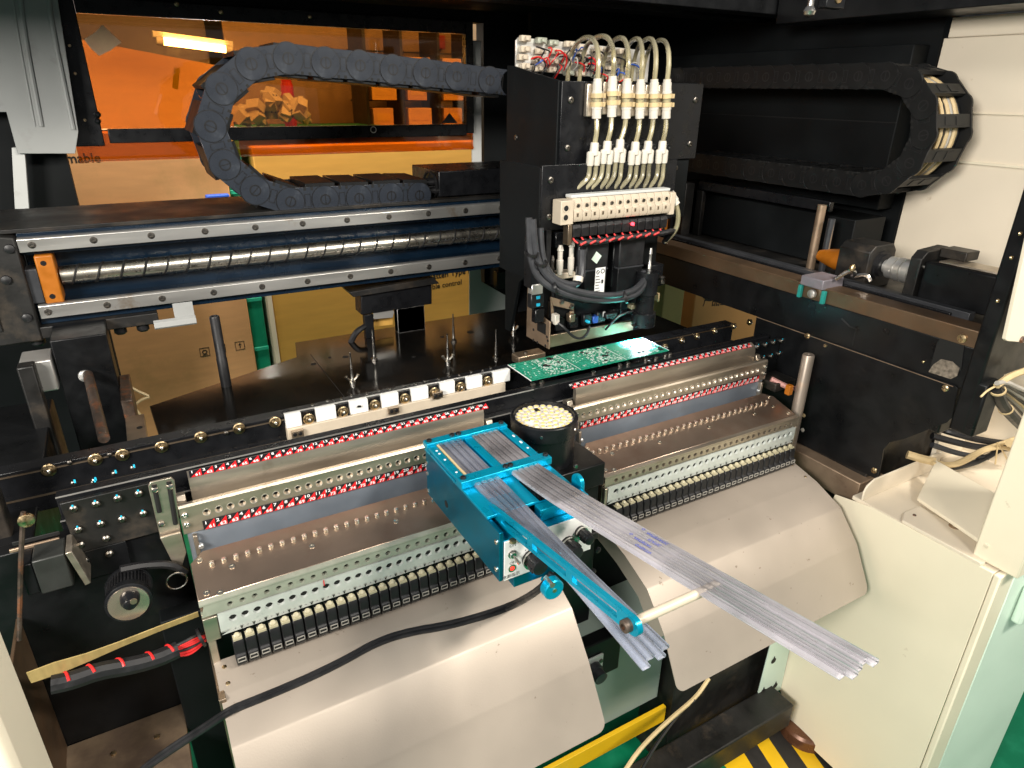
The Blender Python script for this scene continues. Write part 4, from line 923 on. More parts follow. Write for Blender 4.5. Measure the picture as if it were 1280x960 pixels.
# thick grey cables sweeping across
def cab(px_, r, mt, ys_):
    pts = [at(u, v, y=yy) for (u, v), yy in zip(px_, ys_)]; o = MB(); o.tube(pts, r, 10, smooth=3); return o.build('thick_cable', M[mt], H)
cab([(661, 272), (662, 300), (663, 325), (672, 348), (695, 364), (730, 374), (765, 376), (795, 370), (806, 355), (804, 340)], .0066, 'cable', [.17, .165, .16, .15, .135, .125, .125, .13, .15, .17])
cab([(666, 274), (668, 303), (672, 326), (684, 347), (705, 360), (735, 368), (768, 370), (792, 364), (804, 352), (806, 345)], .0066, 'cable', [.165, .16, .155, .145, .13, .12, .12, .13, .15, .17])
cab([(675, 285), (676, 308), (679, 328), (692, 350), (716, 358), (726, 350), (728, 330), (728, 312)], .0072, 'cable', [.17, .165, .16, .145, .135, .14, .15, .155])
for (u, v, yy) in ((664, 318, .155), (676, 330, .15), (693, 360, .137), (780, 372, .122)):
    p = at(u, v, y=yy); o = MB(); o.ring((p.x, p.y, p.z), (.5 if v > 340 else 0, -.3, 1 if v < 340 else .2), .011, .0135, .005, 12); o.build('cable_tie', M['chip'], H)
p = at(806, 354, y=.16); o = MB(); o.ring(p, (0, .4, 1), .0075, .010, .012, 12); o.build('ivory_tie', M['ivory2'], H)
p = at(722, 352, y=.135); o = MB(); o.ring(p, (.4, .3, 1), .0075, .0100, .010, 12); o.build('ivory_tie', M['ivory2'], H)
# bronze bracket at the foot of the head
yb0, yb1 = .190, .282; xb_ = .712
b0, b1, b2 = at(690, 437, y=yb0), at(689, 395, y=yb0), at(664, 430, x=xb_)
o = MB(); zA, zB = b0.z+.002, at(690, 402, y=yb0).z
o.prism([(yb0, zA), (yb1, zA-.004+.004), (yb1, zB+.05), (yb1-.02, zB+.05), (yb1-.04, zB+.006), (yb0, zB)], 'x', xb_, xb_+.003); br_ = o.build('bracket_side', M['brown_brkt'], H, .0008)
p = at(677, 409, x=xb_); o = MB(); o.box(xb_-.0005, xb_, p.y-.017, p.y+.017, p.z-.012, p.z+.012); o.build('bracket_window', M['hole'], br_)
for (u, v) in ((667, 425), (672, 428), (682, 432), (685, 426), (667, 412), (684, 421)):
    q = at(u, v, x=xb_); o = MB(); o.lathe((xb_, q.y, q.z), (-1, 0, 0), [(0, .0032), (.001, .003)], 8); o.build('bracket_hole', M['chip'], br_)
# upper bronze frame
f0, f1 = at(688, 373, y=yb0+.02), at(718, 386, y=yb0+.02)
o = MB(); yy = yb0+.02
for (ua, va, ub, vb) in ((688, 371, 718, 381), ):
    A = at(688, 371, y=yy); B = at(718, 380, y=yy); Cc = at(718, 401, y=yy); D = at(690, 400, y=yy)
    o.prism([(A.x, A.z), (B.x, B.z), (B.x, B.z-.014), (A.x+.008, A.z-.020)], 'y', yy, yy+.003); o.prism([(A.x, A.z-.0005), (A.x+.0075, A.z-.0205), (D.x+.008, D.z), (D.x, D.z)], 'y', yy, yy+.003); o.prism([(B.x-.010, B.z-.0145), (B.x, B.z-.0145), (Cc.x, Cc.z), (Cc.x-.010, Cc.z)], 'y', yy, yy+.003)
fr_ = o.build('bracket_frame', M['brown_brkt'], H, .0005)
for (u, v) in ((702, 377), (714, 383)):
    q = at(u, v, y=yy); o = MB(); o.lathe((q.x, yy, q.z), (0, -1, 0), [(0, .0055), (.003, .005), (.0035, .003)], 12); o.build('bracket_screw', M['bolt'], fr_)
# long grey foot bar
g0, g1, g2 = at(690, 436, y=yb0), at(792, 408, y=yb0), at(792, 390, y=yb0)
o = MB(); o.prism([(xb_+.0035, g0.z+.003), (g1.x, g0.z+.006), (g1.x, g0.z+.030), (xb_+.0035, g0.z+.030)], 'y', yb0+.001, yb0+.006); o.build('foot_bar', M['nickel_brown'], H, .0008)
o = MB(); o.box(xb_+.02, g1.x-.004, yb0+.0065, .30, g0.z+.006, g0.z+.012); o.build('foot_plate', M['black_anod'], H, .001)
# nozzles and their clutter above the foot bar
for k in range(6):
    x = xb_+.035+k*.036; y = yb0+.04; z0 = g0.z+.012
    o = MB(); o.lathe((x, y, z0+.001), (0, 0, 1), [(0, .011), (.02, .011), (.021, .007), (.04, .007), (.041, .012), (.075, .012), (.076, .006), (.11, .006)], 14); o.build('nozzle_shaft', M['black_anod'] if k % 3 else M['cable'], H)
    o = MB(); o.lathe((x, y, z0-.016), (0, 0, 1), [(0, .0018), (.007, .003), (.010, .006), (.0155, .008)], 12); o.build('nozzle_tip', M['rubber'], H)
    o = MB(); o.box(x-.012, x+.010, y-.028, y-.014, z0+.02, z0+.046); o.build('nozzle_block', M['black_anod'], H, .0015, 1)
for (u, v, w_, h_, mt, yy) in ((697, 400, .012, .022, 'ivory2', .19), (716, 398, .014, .018, 'nickel_brown', .2), (745, 400, .014, .016, 'blue_wire', .2), (756, 393, .008, .012, 'grey_white', .2), (737, 403, .006, .006, 'cyan_mark', .19), (793, 384, .016, .010, 'hose', .18), (802, 386, .010, .010, 'blue_wire', .18), (672, 362, .026, .022, 'alu', .19), (672, 376, .030, .03, 'rubber', .19), (675, 395, .022, .03, 'black_anod', .2), (824, 372, .004, .02, 'beige_wire', .2), (780, 385, .02, .03, 'black_anod', .2), (765, 395, .03, .012, 'rubber', .19)):
    p = at(u, v, y=yy); o = MB(); o.box(p.x-w_/2, p.x+w_/2, yy, yy+.016, p.z-h_/2, p.z+h_/2); o.build('head_detail', M[mt], H, .0015, 1)
o = MB(); o.tube([at(698, 404, y=.188), at(706, 410, y=.175), at(716, 421, y=.172), at(726, 424, y=.172), at(734, 418, y=.178), at(737, 408, y=.19)], .0028, 6, smooth=3); o.build('signal_wire', M['rubber'], H)
o = MB(); o.tube([at(757, 412, y=.188), at(763, 405, y=.175), at(775, 393, y=.172), at(795, 388, y=.178)], .0024, 6, smooth=3); o.build('signal_wire', M['rubber'], H)
for (u, v) in ((673, 372), (673, 381)):
    p = at(u, v, y=.1885); o = MB(); o.box(p.x-.004, p.x+.004, .188, .1895, p.z-.003, p.z+.003); o.build('paint_mark', M['cyan_mark'], H)
# board camera with its lit ring over the right half of the board
p = at(797, 408, y=.15); cx_, cy_ = .940, .165
o = MB(); o.lathe((cx_, cy_, .086), (0, 0, 1), [(0, .026), (.030, .026), (.031, .020), (.07, .020), (.072, .024), (.12, .024)], 20); cm = o.build('board_camera', M['black_anod'], H)
o = MB(); o.lathe((cx_, cy_, .0848), (0, 0, 1), [(0, .020), (.001, .020)], 20); o.build('camera_lamp', M['led_white'], cm)
l = bpy.data.lights.new('board_lamp', 'SPOT'); l.energy = 42; l.color = (.58, .74, 1); l.spot_size = math.radians(125); l.spot_blend = 1; l.shadow_soft_size = .005
lo = bpy.data.objects.new('board_lamp', l); C.objects.link(lo); lo.location = (cx_-.024, cy_-.016, .077)
# ---------------------------------------------------------------- blue vibrating stick feeder
t = thing('stick_feeder', 'bright blue metal stick feeder with slotted arm and white switch panel', 'stick feeder', (.396, -.18, -.03))
fx0, fx1, fy0, fy1, fz0, fz1 = .3275, .4660, -.300, -.062, -.029, .048
o = MB(); o.box(fx0, fx0+.006, fy0, fy1, fz0, fz1); o.build('side_panel', M['blue_shaded'], t, .0012)
o = MB(); o.box(fx1-.006, fx1, fy0+.02, fy1, fz0, fz1); o.build('side_panel', M['blue_shaded'], t, .0012)
o = MB(); o.box(fx0+.0065, fx1-.0065, fy1-.006, fy1, fz0, fz1); o.build('rear_panel', M['blue_shaded'], t, .001)
o = MB(); o.box(fx0+.0065, fx1-.0065, fy0+.002, fy1-.0065, fz0, fz0+.004); o.build('bottom_panel', M['blue_shaded'], t)
o = MB(); o.box(fx0-.001, fx1+.002, -.268, fy1+.001, fz1+.0005, fz1+.005); o.build('top_plate', M['blue'], t, .001)
o = MB(); o.box(fx0+.0065, fx1-.0065, fy0+.003, -.262, fz1-.022, fz1-.017); o.build('front_ledge', M['blue'], t, .001)
p = at(405, 655, z=fz1-.016)
for u, v in ((639, 674), (632, 671)):
    q = at(641, 675, z=fz1-.014); o = MB(); o.lathe((q.x, q.y, fz1-.0168), (0, 0, 1), [(0, .005), (.003, .0045), (.004, .002)], 12); o.build('ledge_screw', M['brass'], t)
    break
# blue cross block and the little dark window under the tubes
o = MB(); o.box(fx0+.07, fx1-.002, -.285, -.269, fz1-.016, fz1+.002); o.build('cross_block', M['blue'], t, .001)
o = MB(); o.box(.405, .452, -.2695, -.215, fz1+.0052, fz1+.0062); o.build('window_glass', clear('dark_glass', (.25, .35, .4), .3, .05), t)
# lid: frame of bars, higher than the top plate
zl = fz1+.0056
lx0, lx1, ly0, ly1 = .3275, .4655, -.1965, -.060
for nm, b in (('lid_bar', (lx0-.001, lx1+.001, ly1-.012, ly1+.004, zl, zl+.010)), ('lid_bar', (lx0-.003, lx1+.006, ly0, ly0+.018, zl, zl+.012)), ('lid_side', (lx0, lx0+.013, ly0+.0185, ly1-.0125, zl, zl+.006)), ('lid_side', (lx1-.014, lx1, ly0+.0185, ly1-.0125, zl, zl+.006)), ('lid_side', (.3885, .4015, ly0+.0185, ly1-.0125, zl, zl+.0055))):
    o = MB(); o.box(*b); o.build(nm, M['blue'], t, .0012)
for (x, y) in ((lx0+.004, ly0+.009), (lx1, ly0+.009), (.398, ly0+.008), (.4055, ly0+.008), (lx0+.006, ly1-.004), (.372, ly1-.004), (.383, ly1-.004), (lx1-.006, ly1-.003)):
    zt = zl+(.012 if y < -.15 else .010)
    q = piece('lid_screw', lambda m: m.lathe((0, 0, 0), (0, 0, 1), [(-.001, .0042), (.0028, .0040), (.0036, .003), (.0036, .0019), (.0018, .0018)], 12), M['chip'], (x, y, zt), t)
o = MB(); o.box(lx0+.0140, lx0+.0175, ly0+.020, ly1-.014, zl+.0002, zl+.0062); o.build('lid_stop', M['beige_wire'], t)
rnd = random.Random(2)
for k in range(9):
    o = MB(); x = rnd.choice((lx0+.007, lx1-.006)); y = rnd.uniform(ly0+.03, ly1-.03)
    o.lathe((x, y, zl+.0061), (0, 0, 1), [(0, .002), (.0004, .0018)], 7); o.build('glue_spot', M['white'], t)
# side screws, side hole
for (u, v) in ((526, 607), (527, 575), (536, 627), (529, 590)):
    q = at(u+4, v, x=fx0-.0005); q.y = max(min(q.y, fy1-.006), fy0+.01); o = MB(); o.lathe((fx0, q.y, q.z), (-1, 0, 0), [(-.001, .0034), (.0018, .003), (.0022, .0016)], 10); o.build('side_screw', M['screw'], t)
for (y, z) in ((fy0+.008, .030), (fy0+.008, -.013)):
    o = MB(); o.lathe((fx0, y, z), (-1, 0, 0), [(-.001, .0040), (.0018, .0036), (.0024, .002)], 12); o.build('side_screw', M['screw'], t)
q = at(558, 630, x=fx0); o = MB(); o.cyl((fx0+.001, q.y, q.z), (fx0-.0004, q.y, q.z), .0058, None, 16); o.build('side_hole', M['hole'], t)
# white front panel with its switch, lamp and knobs
wz1 = fz1-.015
o = MB(); o.box(fx0+.006, fx1+.005, fy0-.0022, fy0, fz0+.001, wz1); fp = o.build('front_panel', M['white'], t, .0005)
def fpt(u, v): return at(u, v, y=fy0-.0024)
pr = MB()
for txt, u, v, h in (('ON', 641, 681, .0062), ('OFF', 641.5, 702.5, .0062)):
    q = fpt(u, v); letter(pr, txt, (q.x, fy0-.0024, q.z-.003), (1, 0, 0), (0, 0, 1), h, 0, 0, True)
q = fpt(727, 691); letter(pr, '10V', (q.x, fy0-.0024, q.z-.003), (1, 0, 0), (0, 0, 1), .0062, 0, 0, True)
q = fpt(639, 718); letter(pr, '电源指示', (q.x, fy0-.0024, q.z-.004), (1, 0, 0), (0, 0, 1), .0066, 0, .01, True)
for i in range(7):
    a = math.pi*(.5+i/6); q = fpt(668, 690); pr.box(q.x+.016*math.cos(a)-.0006, q.x+.016*math.cos(a)+.0006, fy0-.0025, fy0-.0023, q.z+.016*math.sin(a)-.0006, q.z+.016*math.sin(a)+.0006)
pr.build('panel_print', M['black_print'], fp)
q = fpt(640, 692.5); o = MB(); o.lathe((q.x, fy0-.002, q.z), (0, -1, 0), [(0, .0062), (.0015, .0062), (.002, .0046), (.005, .0042)], 12); sw = o.build('toggle_switch', M['steel'], t)
o = MB(); o.tube([(q.x, fy0-.006, q.z), (q.x+.004, fy0-.016, q.z-.008)], [.0016, .0024], 8); o.build('switch_lever', M['steel'], sw)
q = fpt(640, 710); o = MB(); o.ring((q.x, fy0-.002, q.z), (0, -1, 0), .0035, .0058, .0015, 14); o.build('lamp_bezel', M['steel'], t)
o = MB(); o.lathe((q.x, fy0-.0022, q.z), (0, -1, 0), [(0, .0034), (.0015, .0032), (.0028, .0016)], 12); o.build('pilot_lamp', glow('pilot_red', (1, .03, .02), 1.2), t)
def knob(u, v, r, mt, nm, steel):
    q = fpt(u, v); o = MB(); o.lathe((q.x, fy0-.0022, q.z), (0, -1, 0), [(0, r*1.05), (.004, r*1.05), (.0045, r*.8), (.010, r*.8), (.011, r*.95), (.024, r*.82), (.025, r*.5)], 14); k_ = o.build(nm, mt, t)
    o = MB(); o.ring((q.x, fy0-.0062, q.z), (0, -1, 0), r*.78, r*1.12, .0025, 16); o.build('knob_ring', M['steel'], k_)
    for i in range(10):
        a = 2*math.pi*i/10; o = MB(); c = Vector((q.x+r*.88*math.cos(a), fy0-.017, q.z+r*.88*math.sin(a))); o.obox(c, (.0016, .011, .0016)); o.build('knob_rib', mt, k_)
knob(664, 697, .0135, M['rubber'], 'control_knob', 0)
knob(709, 680, .0120, M['rubber'], 'socket', 1)
knob(725, 664, .0085, M['rubber'], 'small_knob', 1)
# foot under the box, teal hand wheels
o = MB(); o.box(.352, .425, fy0+.004, -.20, fz0-.022, fz0-.0005); o.build('foot_block', M['blue_shaded'], t, .001)
q = at(694, 739, y=-.318); o = MB(); o.lathe((q.x, -.300, q.z), (0, -1, 0), [(-.012, .0045), (.004, .0045), (.0045, .0155), (.0150, .0155), (.0165, .0140)], 24); hw = o.build('hand_wheel', M['blue'], t)
o = MB(); o.lathe((q.x, -.3166, q.z), (0, -1, 0), [(0, .0032), (.001, .003)], 10); o.build('wheel_screw', M['brass'], hw)
q = at(682, 722, y=-.300); o = MB(); o.cyl((q.x, -.300, q.z), (q.x, -.318, q.z), .0038, None, 12); o.build('wheel_post', M['nickel_lite'], t)
q = at(719, 611, z=fz1+.004)
o = MB(); o.prism([(q.y-.012, fz1-.012), (q.y+.012, fz1-.012), (q.y+.012, fz1+.016)]+[(q.y+.012*math.cos(a), fz1+.016+.010*math.sin(a)) for a in [math.pi*i/8 for i in range(1, 8)]]+[(q.y-.012, fz1+.016)], 'x', fx1+.0005, fx1+.0065); o.build('pivot_ear', M['blue'], t, .001)
o = MB(); o.box(fx1-.02, fx1+.0003, q.y-.030, q.y-.012, fz1+.0055, fz1+.012); o.build('pivot_block', M['blue'], t, .001)
for s in (-.008, .0):
    inst(proto['lid_screw'], (fx1-.010+s*.8, q.y-.021+s, fz1+.0122), t)
# slotted arm and the rod across
ax = .344
qA, qB = at(612, 640.5, x=ax-.0045), at(788, 784, x=ax-.0045)
A = Vector((qA.y, qA.z)); B = Vector((qB.y, qB.z)); d = (B-A).normalized(); nn = Vector((-d.y, d.x)); nn = nn if nn.y > 0 else -nn
Ltot = (B-A).length
def AP(s, h): 
    p = A+d*s+nn*h; return (p.x, p.y)
hw_ = .0098; arm = MB(); tw = .006
def rect(s0, s1, h0, h1): arm.prism([AP(s0, h0), AP(s1, h0), AP(s1, h1), AP(s0, h1)], 'x', ax-tw/2, ax+tw/2)
slots = [(.028, .095), (.107, .178), (.190, .268), (.280, Ltot-.010)]
prev = -.002
rect(-.002, Ltot, .0043, hw_); rect(-.002, Ltot, -hw_, -.0043)
for s0, s1 in slots: rect(prev, s0, -.0042, .0042); prev = s1
rect(prev, Ltot, -.0042, .0042)
arm.prism([AP(Ltot+hw_*math.sin(a), hw_*math.cos(a)) for a in [math.pi*i/12 for i in range(13)]], 'x', ax-tw/2, ax+tw/2)
arm.prism([AP(-.0021, -hw_), AP(-.0021, hw_), AP(-.010, hw_*.7), AP(-.014, 0), AP(-.010, -hw_*.7)], 'x', ax-tw/2, ax+tw/2)
ar = arm.build('slotted_arm', M['blue'], t)
for (s, h) in ((.003, .0), (Ltot-.004, .0)):
    y, z = AP(s, h); o = MB(); o.lathe((ax-tw/2, y, z), (-1, 0, 0), [(-.001, .0070), (.0065, .0068), (.0075, .0055), (.0075, .0032), (.003, .003)], 14); o.build('arm_screw', M['rust'], ar)
y, z = AP(Ltot-.004, 0); e = at(893, 744, z=z+.006)
rodp = Vector((ax+tw/2+.0002, y, z)); rode = Vector((.455, y+.0, z))
o = MB(); o.cyl(rodp, rode, .0052, None, 14); o.build('support_rod', M['ivory'], t)

# the clear plastic sticks (IC tubes)
def stick(path, w_, h_, mat, label, chips=None, print_=False):
    t = thing('plastic_stick', label, 'plastic stick', path[0], 'clear plastic sticks on the blue feeder')
    P = [Vector(p) for p in path]
    for _ in range(2):
        q = [P[0]]
        for a, b in zip(P, P[1:]): q += [a.lerp(b, .25), a.lerp(b, .75)]
        P = q+[P[-1]]
    prof = [(-.5, 0), (-.5, .55), (-.32, 1), (.32, 1), (.5, .55), (.5, 0)]
    inn = [(a*.80, .12+b*.76) for a, b in prof]
    vs = []; fs = []
    for k, p in enumerate(P):
        dr = (P[min(k+1, len(P)-1)]-P[max(k-1, 0)]).normalized(); sx = dr.cross(Vector((0, 0, 1))).normalized()*-1; up = sx.cross(dr); up = up if up.z > 0 else -up
        vs += [p+sx*(a*w_)+up*(b*h_) for a, b in prof]+[p+sx*(a*w_)+up*(b*h_) for a, b in inn]
    n = len(P); N_ = 12
    for k in range(n-1):
        for i in range(6):
            j = (i+1) % 6; fs.append((k*N_+i, k*N_+j, (k+1)*N_+j, (k+1)*N_+i))
    for k in (0, n-1):
        for i in range(6):
            j = (i+1) % 6; fs.append((k*N_+i, k*N_+6+i, k*N_+6+j, k*N_+j))
    o = MB(); o.add(vs, fs); o.build('tube_shell', mat, t, ang=25)
    fv = []; ff = []
    for k in range(n):
        a, b = Vector(vs[k*N_+6]), Vector(vs[k*N_+11]); up = Vector((0, 0, -.0003)); fv += [a+up, b+up, b+up*2, a+up*2]
    for k in range(n-1):
        for i in range(4): ff.append((k*4+i, k*4+(i+1) % 4, k*4+4+(i+1) % 4, k*4+4+i))
    o = MB(); o.add(fv, ff); o.build('tube_floor', M['stick_floor'] if chips else M['stick_floor_thin'], t)
    if chips:
        cm = MB(); a, b = chips; lt = 0; segs = []
        for p, q in zip(P, P[1:]): segs.append((lt, p, q)); lt += (q-p).length
        s = a
        while s < b:
            for l0, p, q in segs:
                if l0 <= s < l0+(q-p).length:
                    dr = (q-p).normalized(); c = p+dr*(s-l0)+Vector((0, 0, h_*.5)); sx = dr.cross(Vector((0, 0, 1))).normalized(); up = sx.cross(dr)
                    R = Matrix((sx, dr, up)).transposed(); cm.obox(c, (w_*.58, .0098, h_*.46), R)
                    for g in (-.30, .30): cm.obox(c+sx*(w_*g)*1.08-up*.0006, (w_*.06, .0088, h_*.3), R, 1)
            s += .0112
        x = cm.build('chips_inside', [M['chip'], M['solder']], t); x['kind'] = 'stuff'
    return t, P
orderL = ['clear stick lying against the slotted arm in the blue feeder', 'second clear bluish stick from the slotted arm in the blue feeder', 'third clear bluish stick from the slotted arm in the blue feeder', 'fourth clear bluish stick, next to the blue divider bar']
for i in range(4):
    x = .3475+i*.0104
    stick([(x, -.072, fz1+.0062), (x+.0002, -.20, fz1+.0060), (x+.004*(1.5-i)+.006, -.36, fz1+.000), (.3715+(i-1.5)*.0098, -.548+.006*(i % 2), fz1-.012+.002*i)], .0097, .0058, M['stick_thin'], orderL[i])
orderR = ['clear stick of dark chips lying right next to the divider bar', 'second clear stick of dark chips from the divider bar', 'middle clear stick of the five holding dark chips', 'fourth clear stick of dark chips from the divider bar', 'clear stick of dark chips farthest from the divider bar']
PRs = []
E5 = at(1071, 837, z=fz1+.060)
for i in range(5):
    x = .4065+i*.0093; dx = .034
    tt, P = stick([(x, -.072, fz1+.0062), (x+.001, -.20, fz1+.0062), (x+.008, -.36, fz1+.024), (E5.x+(i-2)*.0094, E5.y-.0025*((i*2) % 3), fz1+.060+.0004*(i % 2))], .0090, .0056, M['stick'], orderR[i], (.0, .235))
    PRs.append(P)
# blue print on the sticks that hold chips
def along(P, s):
    for p, q in zip(P, P[1:]):
        l = (q-p).length
        if s <= l: return p+(q-p)*(s/l), (q-p).normalized()
        s -= l
    return P[-1], (P[-1]-P[-2]).normalized()
for k, P in enumerate(PRs):
    if k == 0: continue
    o = MB()
    for s, txt, off in ((.355+.012*(k % 2), ('ANTISTATIC', 'OVISATIV', 'ANTISTAT', 'STATIC')[k % 4], -.0012), (.345, ('O', '', 'O', '')[k % 4], .001)):
        if txt:
            p, dr = along(P, s); sx = dr.cross(Vector((0, 0, 1))).normalized(); up = sx.cross(dr)
            letter(o, txt, p+up*.0061+sx*off*-1, dr, -sx if sx.cross(dr).z < 0 else sx, .0058, 0, .02)
    x = o.build('stick_print', M['blue_print']); adopt(x, [c for c in C.objects if c.name.startswith('plastic_stick')][4+k])
# ---------------------------------------------------------------- ring light camera between the two feeder rails
t = thing('upward_camera', 'round black upward camera filled with rows of yellow and white lamps', 'camera', (.551, -.05, -.03))
cx_, cy_ = .551, -.049; R0 = .058
o = MB(); o.lathe((cx_, cy_, -.030), (0, 0, 1), [(0, R0-.004), (.055, R0-.004), (.0555, R0), (.080, R0), (.0815, R0-.0015), (.0815, R0-.006), (.074, R0-.0075), (.074, .002)], 48, cap1=True); bd = o.build('camera_body', M['black_anod'], t)
o = MB(); o.lathe((cx_, cy_, .0442), (0, 0, 1), [(0, R0-.008), (.0005, R0-.009), (.0008, .001)], 40); ds = o.build('lamp_disc', M['led_base'], t)
for ring, n in ((0, 1), (1, 6), (2, 12), (3, 18), (4, 24)):
    for k in range(n):
        a = 2*math.pi*k/n+ring*.2; r = ring*.0112
        if (ring, k) == (3, 8): continue
        x, y = cx_+r*math.cos(a), cy_+r*math.sin(a)
        piece('lamp_cup', lambda m: (m.ring((0, 0, 0), (0, 0, 1), .0034, .0049, .0016, 10)), M['ivory2'], (x, y, .0451), ds)
        piece('lamp', lambda m: m.lathe((0, 0, 0), (0, 0, 1), [(0, .0037), (.0012, .0035), (.0024, .0018)], 8), M['led_off'], (x, y, .0451), ds)
q = at(671, 513, z=.046); o = MB(); o.box(q.x-.004, q.x+.004, q.y-.006, q.y+.006, .0452, .048); o.build('lens_mark', M['chip'], t, .001)
for a in (-2.2, -1.0):
    o = MB(); c = Vector((cx_+R0*math.cos(a), cy_+R0*math.sin(a), .038)); o.lathe(c, (math.cos(a), math.sin(a), 0), [(-.001, .003), (.001, .0026)], 8); o.build('body_screw', M['steel'], bd)
o = MB(); o.box(.495, .636, -.118, .02, -.075, -.0305); o.build('camera_mount', M['black_paint'], t, .002)
for (u, v) in ((720, 583),):
    q = at(u, v, y=-.1185); o = MB(); o.lathe((q.x, -.1182, q.z), (0, -1, 0), [(0, .004), (.002, .003)], 10); o.build('mount_screw', M['steel'], t)
# dark structure between the chutes below the feeder
t = thing('centre_bracket', 'black bracket below the blue feeder between the two chutes', 'bracket', (.58, -.05, -.3))
o = MB(); o.box(.535, .64, -.10, .03, -.40, -.0755); o.build('bracket_plate', M['black_paint'], t, .002)
o = MB(); o.box(.515, .60, -.16, -.1005, -.15, -.135); o.build('bracket_shelf', M['dusty_black'], t, .002)
for (u, v) in ((748, 688), (742, 715)):
    q = at(u, v, y=-.163); o = MB(); o.lathe((q.x, -.1605, q.z), (0, -1, 0), [(0, .006), (.003, .0055), (.004, .003)], 12); o.build('bracket_bolt', M['black_anod'], t)

# power cord from the feeder across the left chute
t = thing('power_cord', 'black twin power cord lying across a steel chute', 'cord', tuple(at(690, 718, y=-.303)))
def tray_z(y, P=None):
    P = PL
    for (a, b), (c, d_) in zip(P, P[1:]):
        if c <= y <= a: return b+(d_-b)*(a-y)/(a-c)
    return P[0][1] if y > P[0][0] else P[-1][1]
def on_tray(u, v, lift):
    d_ = at(u, v, y=-.1)-CAM; best = None
    for i in range(4000):
        p = CAM+d_*(.3+i*.0004); 
        if p.z <= tray_z(p.y)+lift: return p
    return p
for s in (-1, 1):
    pts = [at(690+s*1.2, 717+s, y=-.302), at(686+s, 724+s*2, y=-.300), at(672, 739+s*2, y=-.285)]
    pts += [on_tray(u, v+s*2.6, .0035) for u, v in ((645, 755), (610, 768), (560, 782), (510, 790), (470, 803), (430, 826), (380, 850), (330, 871), (297, 884))]
    e = pts[-1]
    pts += [at(289, 888+s*2.6, y=e.y-.005), at(280, 893+s*2.6, y=e.y-.002), at(255, 910+s*2.8, y=e.y+.012), at(225, 929+s*3, y=e.y+.02), at(190, 953+s*3, y=e.y+.03), at(150, 985, y=e.y+.04)]
    o = MB(); o.tube(pts, .0034, 8, smooth=2); o.build('cord_core', M['rubber'], t)
# ---------------------------------------------------------------- right side: Y beam, panel, post, motor
def yz(pts, x): return [(at(u, v, x=x).y, at(u, v, x=x).z) for u, v in pts]
XB = 1.25
t = thing('axis_beam', 'black machine beam with a rusty brown edge carrying the drive motor', 'beam', (1.35, 0, 0))
o = MB(); o.box(XB+.004, 1.52, -.352, 1.09, .070, .1490); o.build('beam_body', M['black_paint'], t, .002)
o = MB(); o.box(XB, 1.30, -.356, 1.09, .1494, .181); o.build('brown_edge', M['brown_rust'], t, .0015)
o = MB(); o.box(1.3005, 1.52, -.356, 1.09, .1494, .172); o.build('top_bed', M['dusty_black'], t)
o = MB(); o.box(1.314, 1.334, -.30, 1.05, .1722, .190); o.build('guide_rail', M['cable'], t, .001)
o = MB(); o.box(1.306, 1.3135, -.27, 1.05, .1722, .183); o.build('rail_lip', M['black_anod'], t, .0008)
q = at(1035, 420, x=XB+.003); 
o = MB(); pts = yz(((1052, 398), (1062, 408), (1070, 411), (1066, 432)), XB+.0036); 
for a, b in zip(pts, pts[1:]):
    o.tube([(XB+.0036, a[0], a[1]), (XB+.0036, b[0], b[1])], .0016, 5)
o.build('panel_crease', M['dusty_black'], t)
# worn opening in the beam
r = yz(((1172, 428), (1178, 421), (1200, 425), (1206, 432), (1202, 462), (1188, 474), (1162, 464)), XB+.0035)
o = MB(); o.prism(r, 'x', XB+.0018, XB+.0038); o.build('opening', M['hole'], t)
r = yz(((1166, 456), (1176, 449), (1190, 452), (1199, 460), (1196, 470), (1188, 474), (1160, 465)), XB)
o = MB(); o.prism(r, 'x', XB+.0008, XB+.0017); o.build('lint', pm('grey_lint', (.20, .165, .13), 0, .9, .5, 120, .05, .4, 300), t)
for (u, v, xx) in ((1203, 423, XB), (1155, 452, XB+.004)):
    q = at(u, v, x=xx); o = MB(); o.lathe((xx, q.y, q.z), (-1, 0, 0), [(-.002, .0085 if xx == XB else .003), (.003, .0078 if xx == XB else .0025), (.004, .004 if xx == XB else .001)], 14); o.build('beam_bolt', M['brass'], t)
# lower cover panel
t = thing('side_cover', 'large black cover panel with brass screws below the brown edged beam', 'cover', (1.3, 0, -.2))
pts = yz(((1003, 415), (1194, 482.5), (1197, 486), (1190, 522), (1184, 528), (1130, 549), (1112, 553), (1104, 562), (1098, 600), (1000, 567)), XB)
pts = [(.12, .0705)]+pts[1:9]+[(-.02, -.185), (.12, -.185)]
o = MB(); o.prism(pts, 'x', XB, XB+.0035); o.build('cover_panel', M['black_paint'], t, .0006)
o = MB(); o.tube([(XB-.0002, .118, .0708), (XB-.0002, -.338, .0708)], .0010, 5); o.build('cover_edge', M['brown_brkt'], t)
o = MB(); o.box(XB+.004, 1.50, -.225, .12, -.60, .0695); o.build('inner_frame', M['dusty_black'], t, .003)
o = MB(); o.box(XB+.004, 1.36, -.335, -.2255, -.03, .0695); o.build('front_shell', M['black_paint'], t, .003)
o = MB(); o.box(XB-.03, 1.30, -.235, .12, -.24, -.1855); o.build('foot_plate', M['brown_brkt'], t, .002)
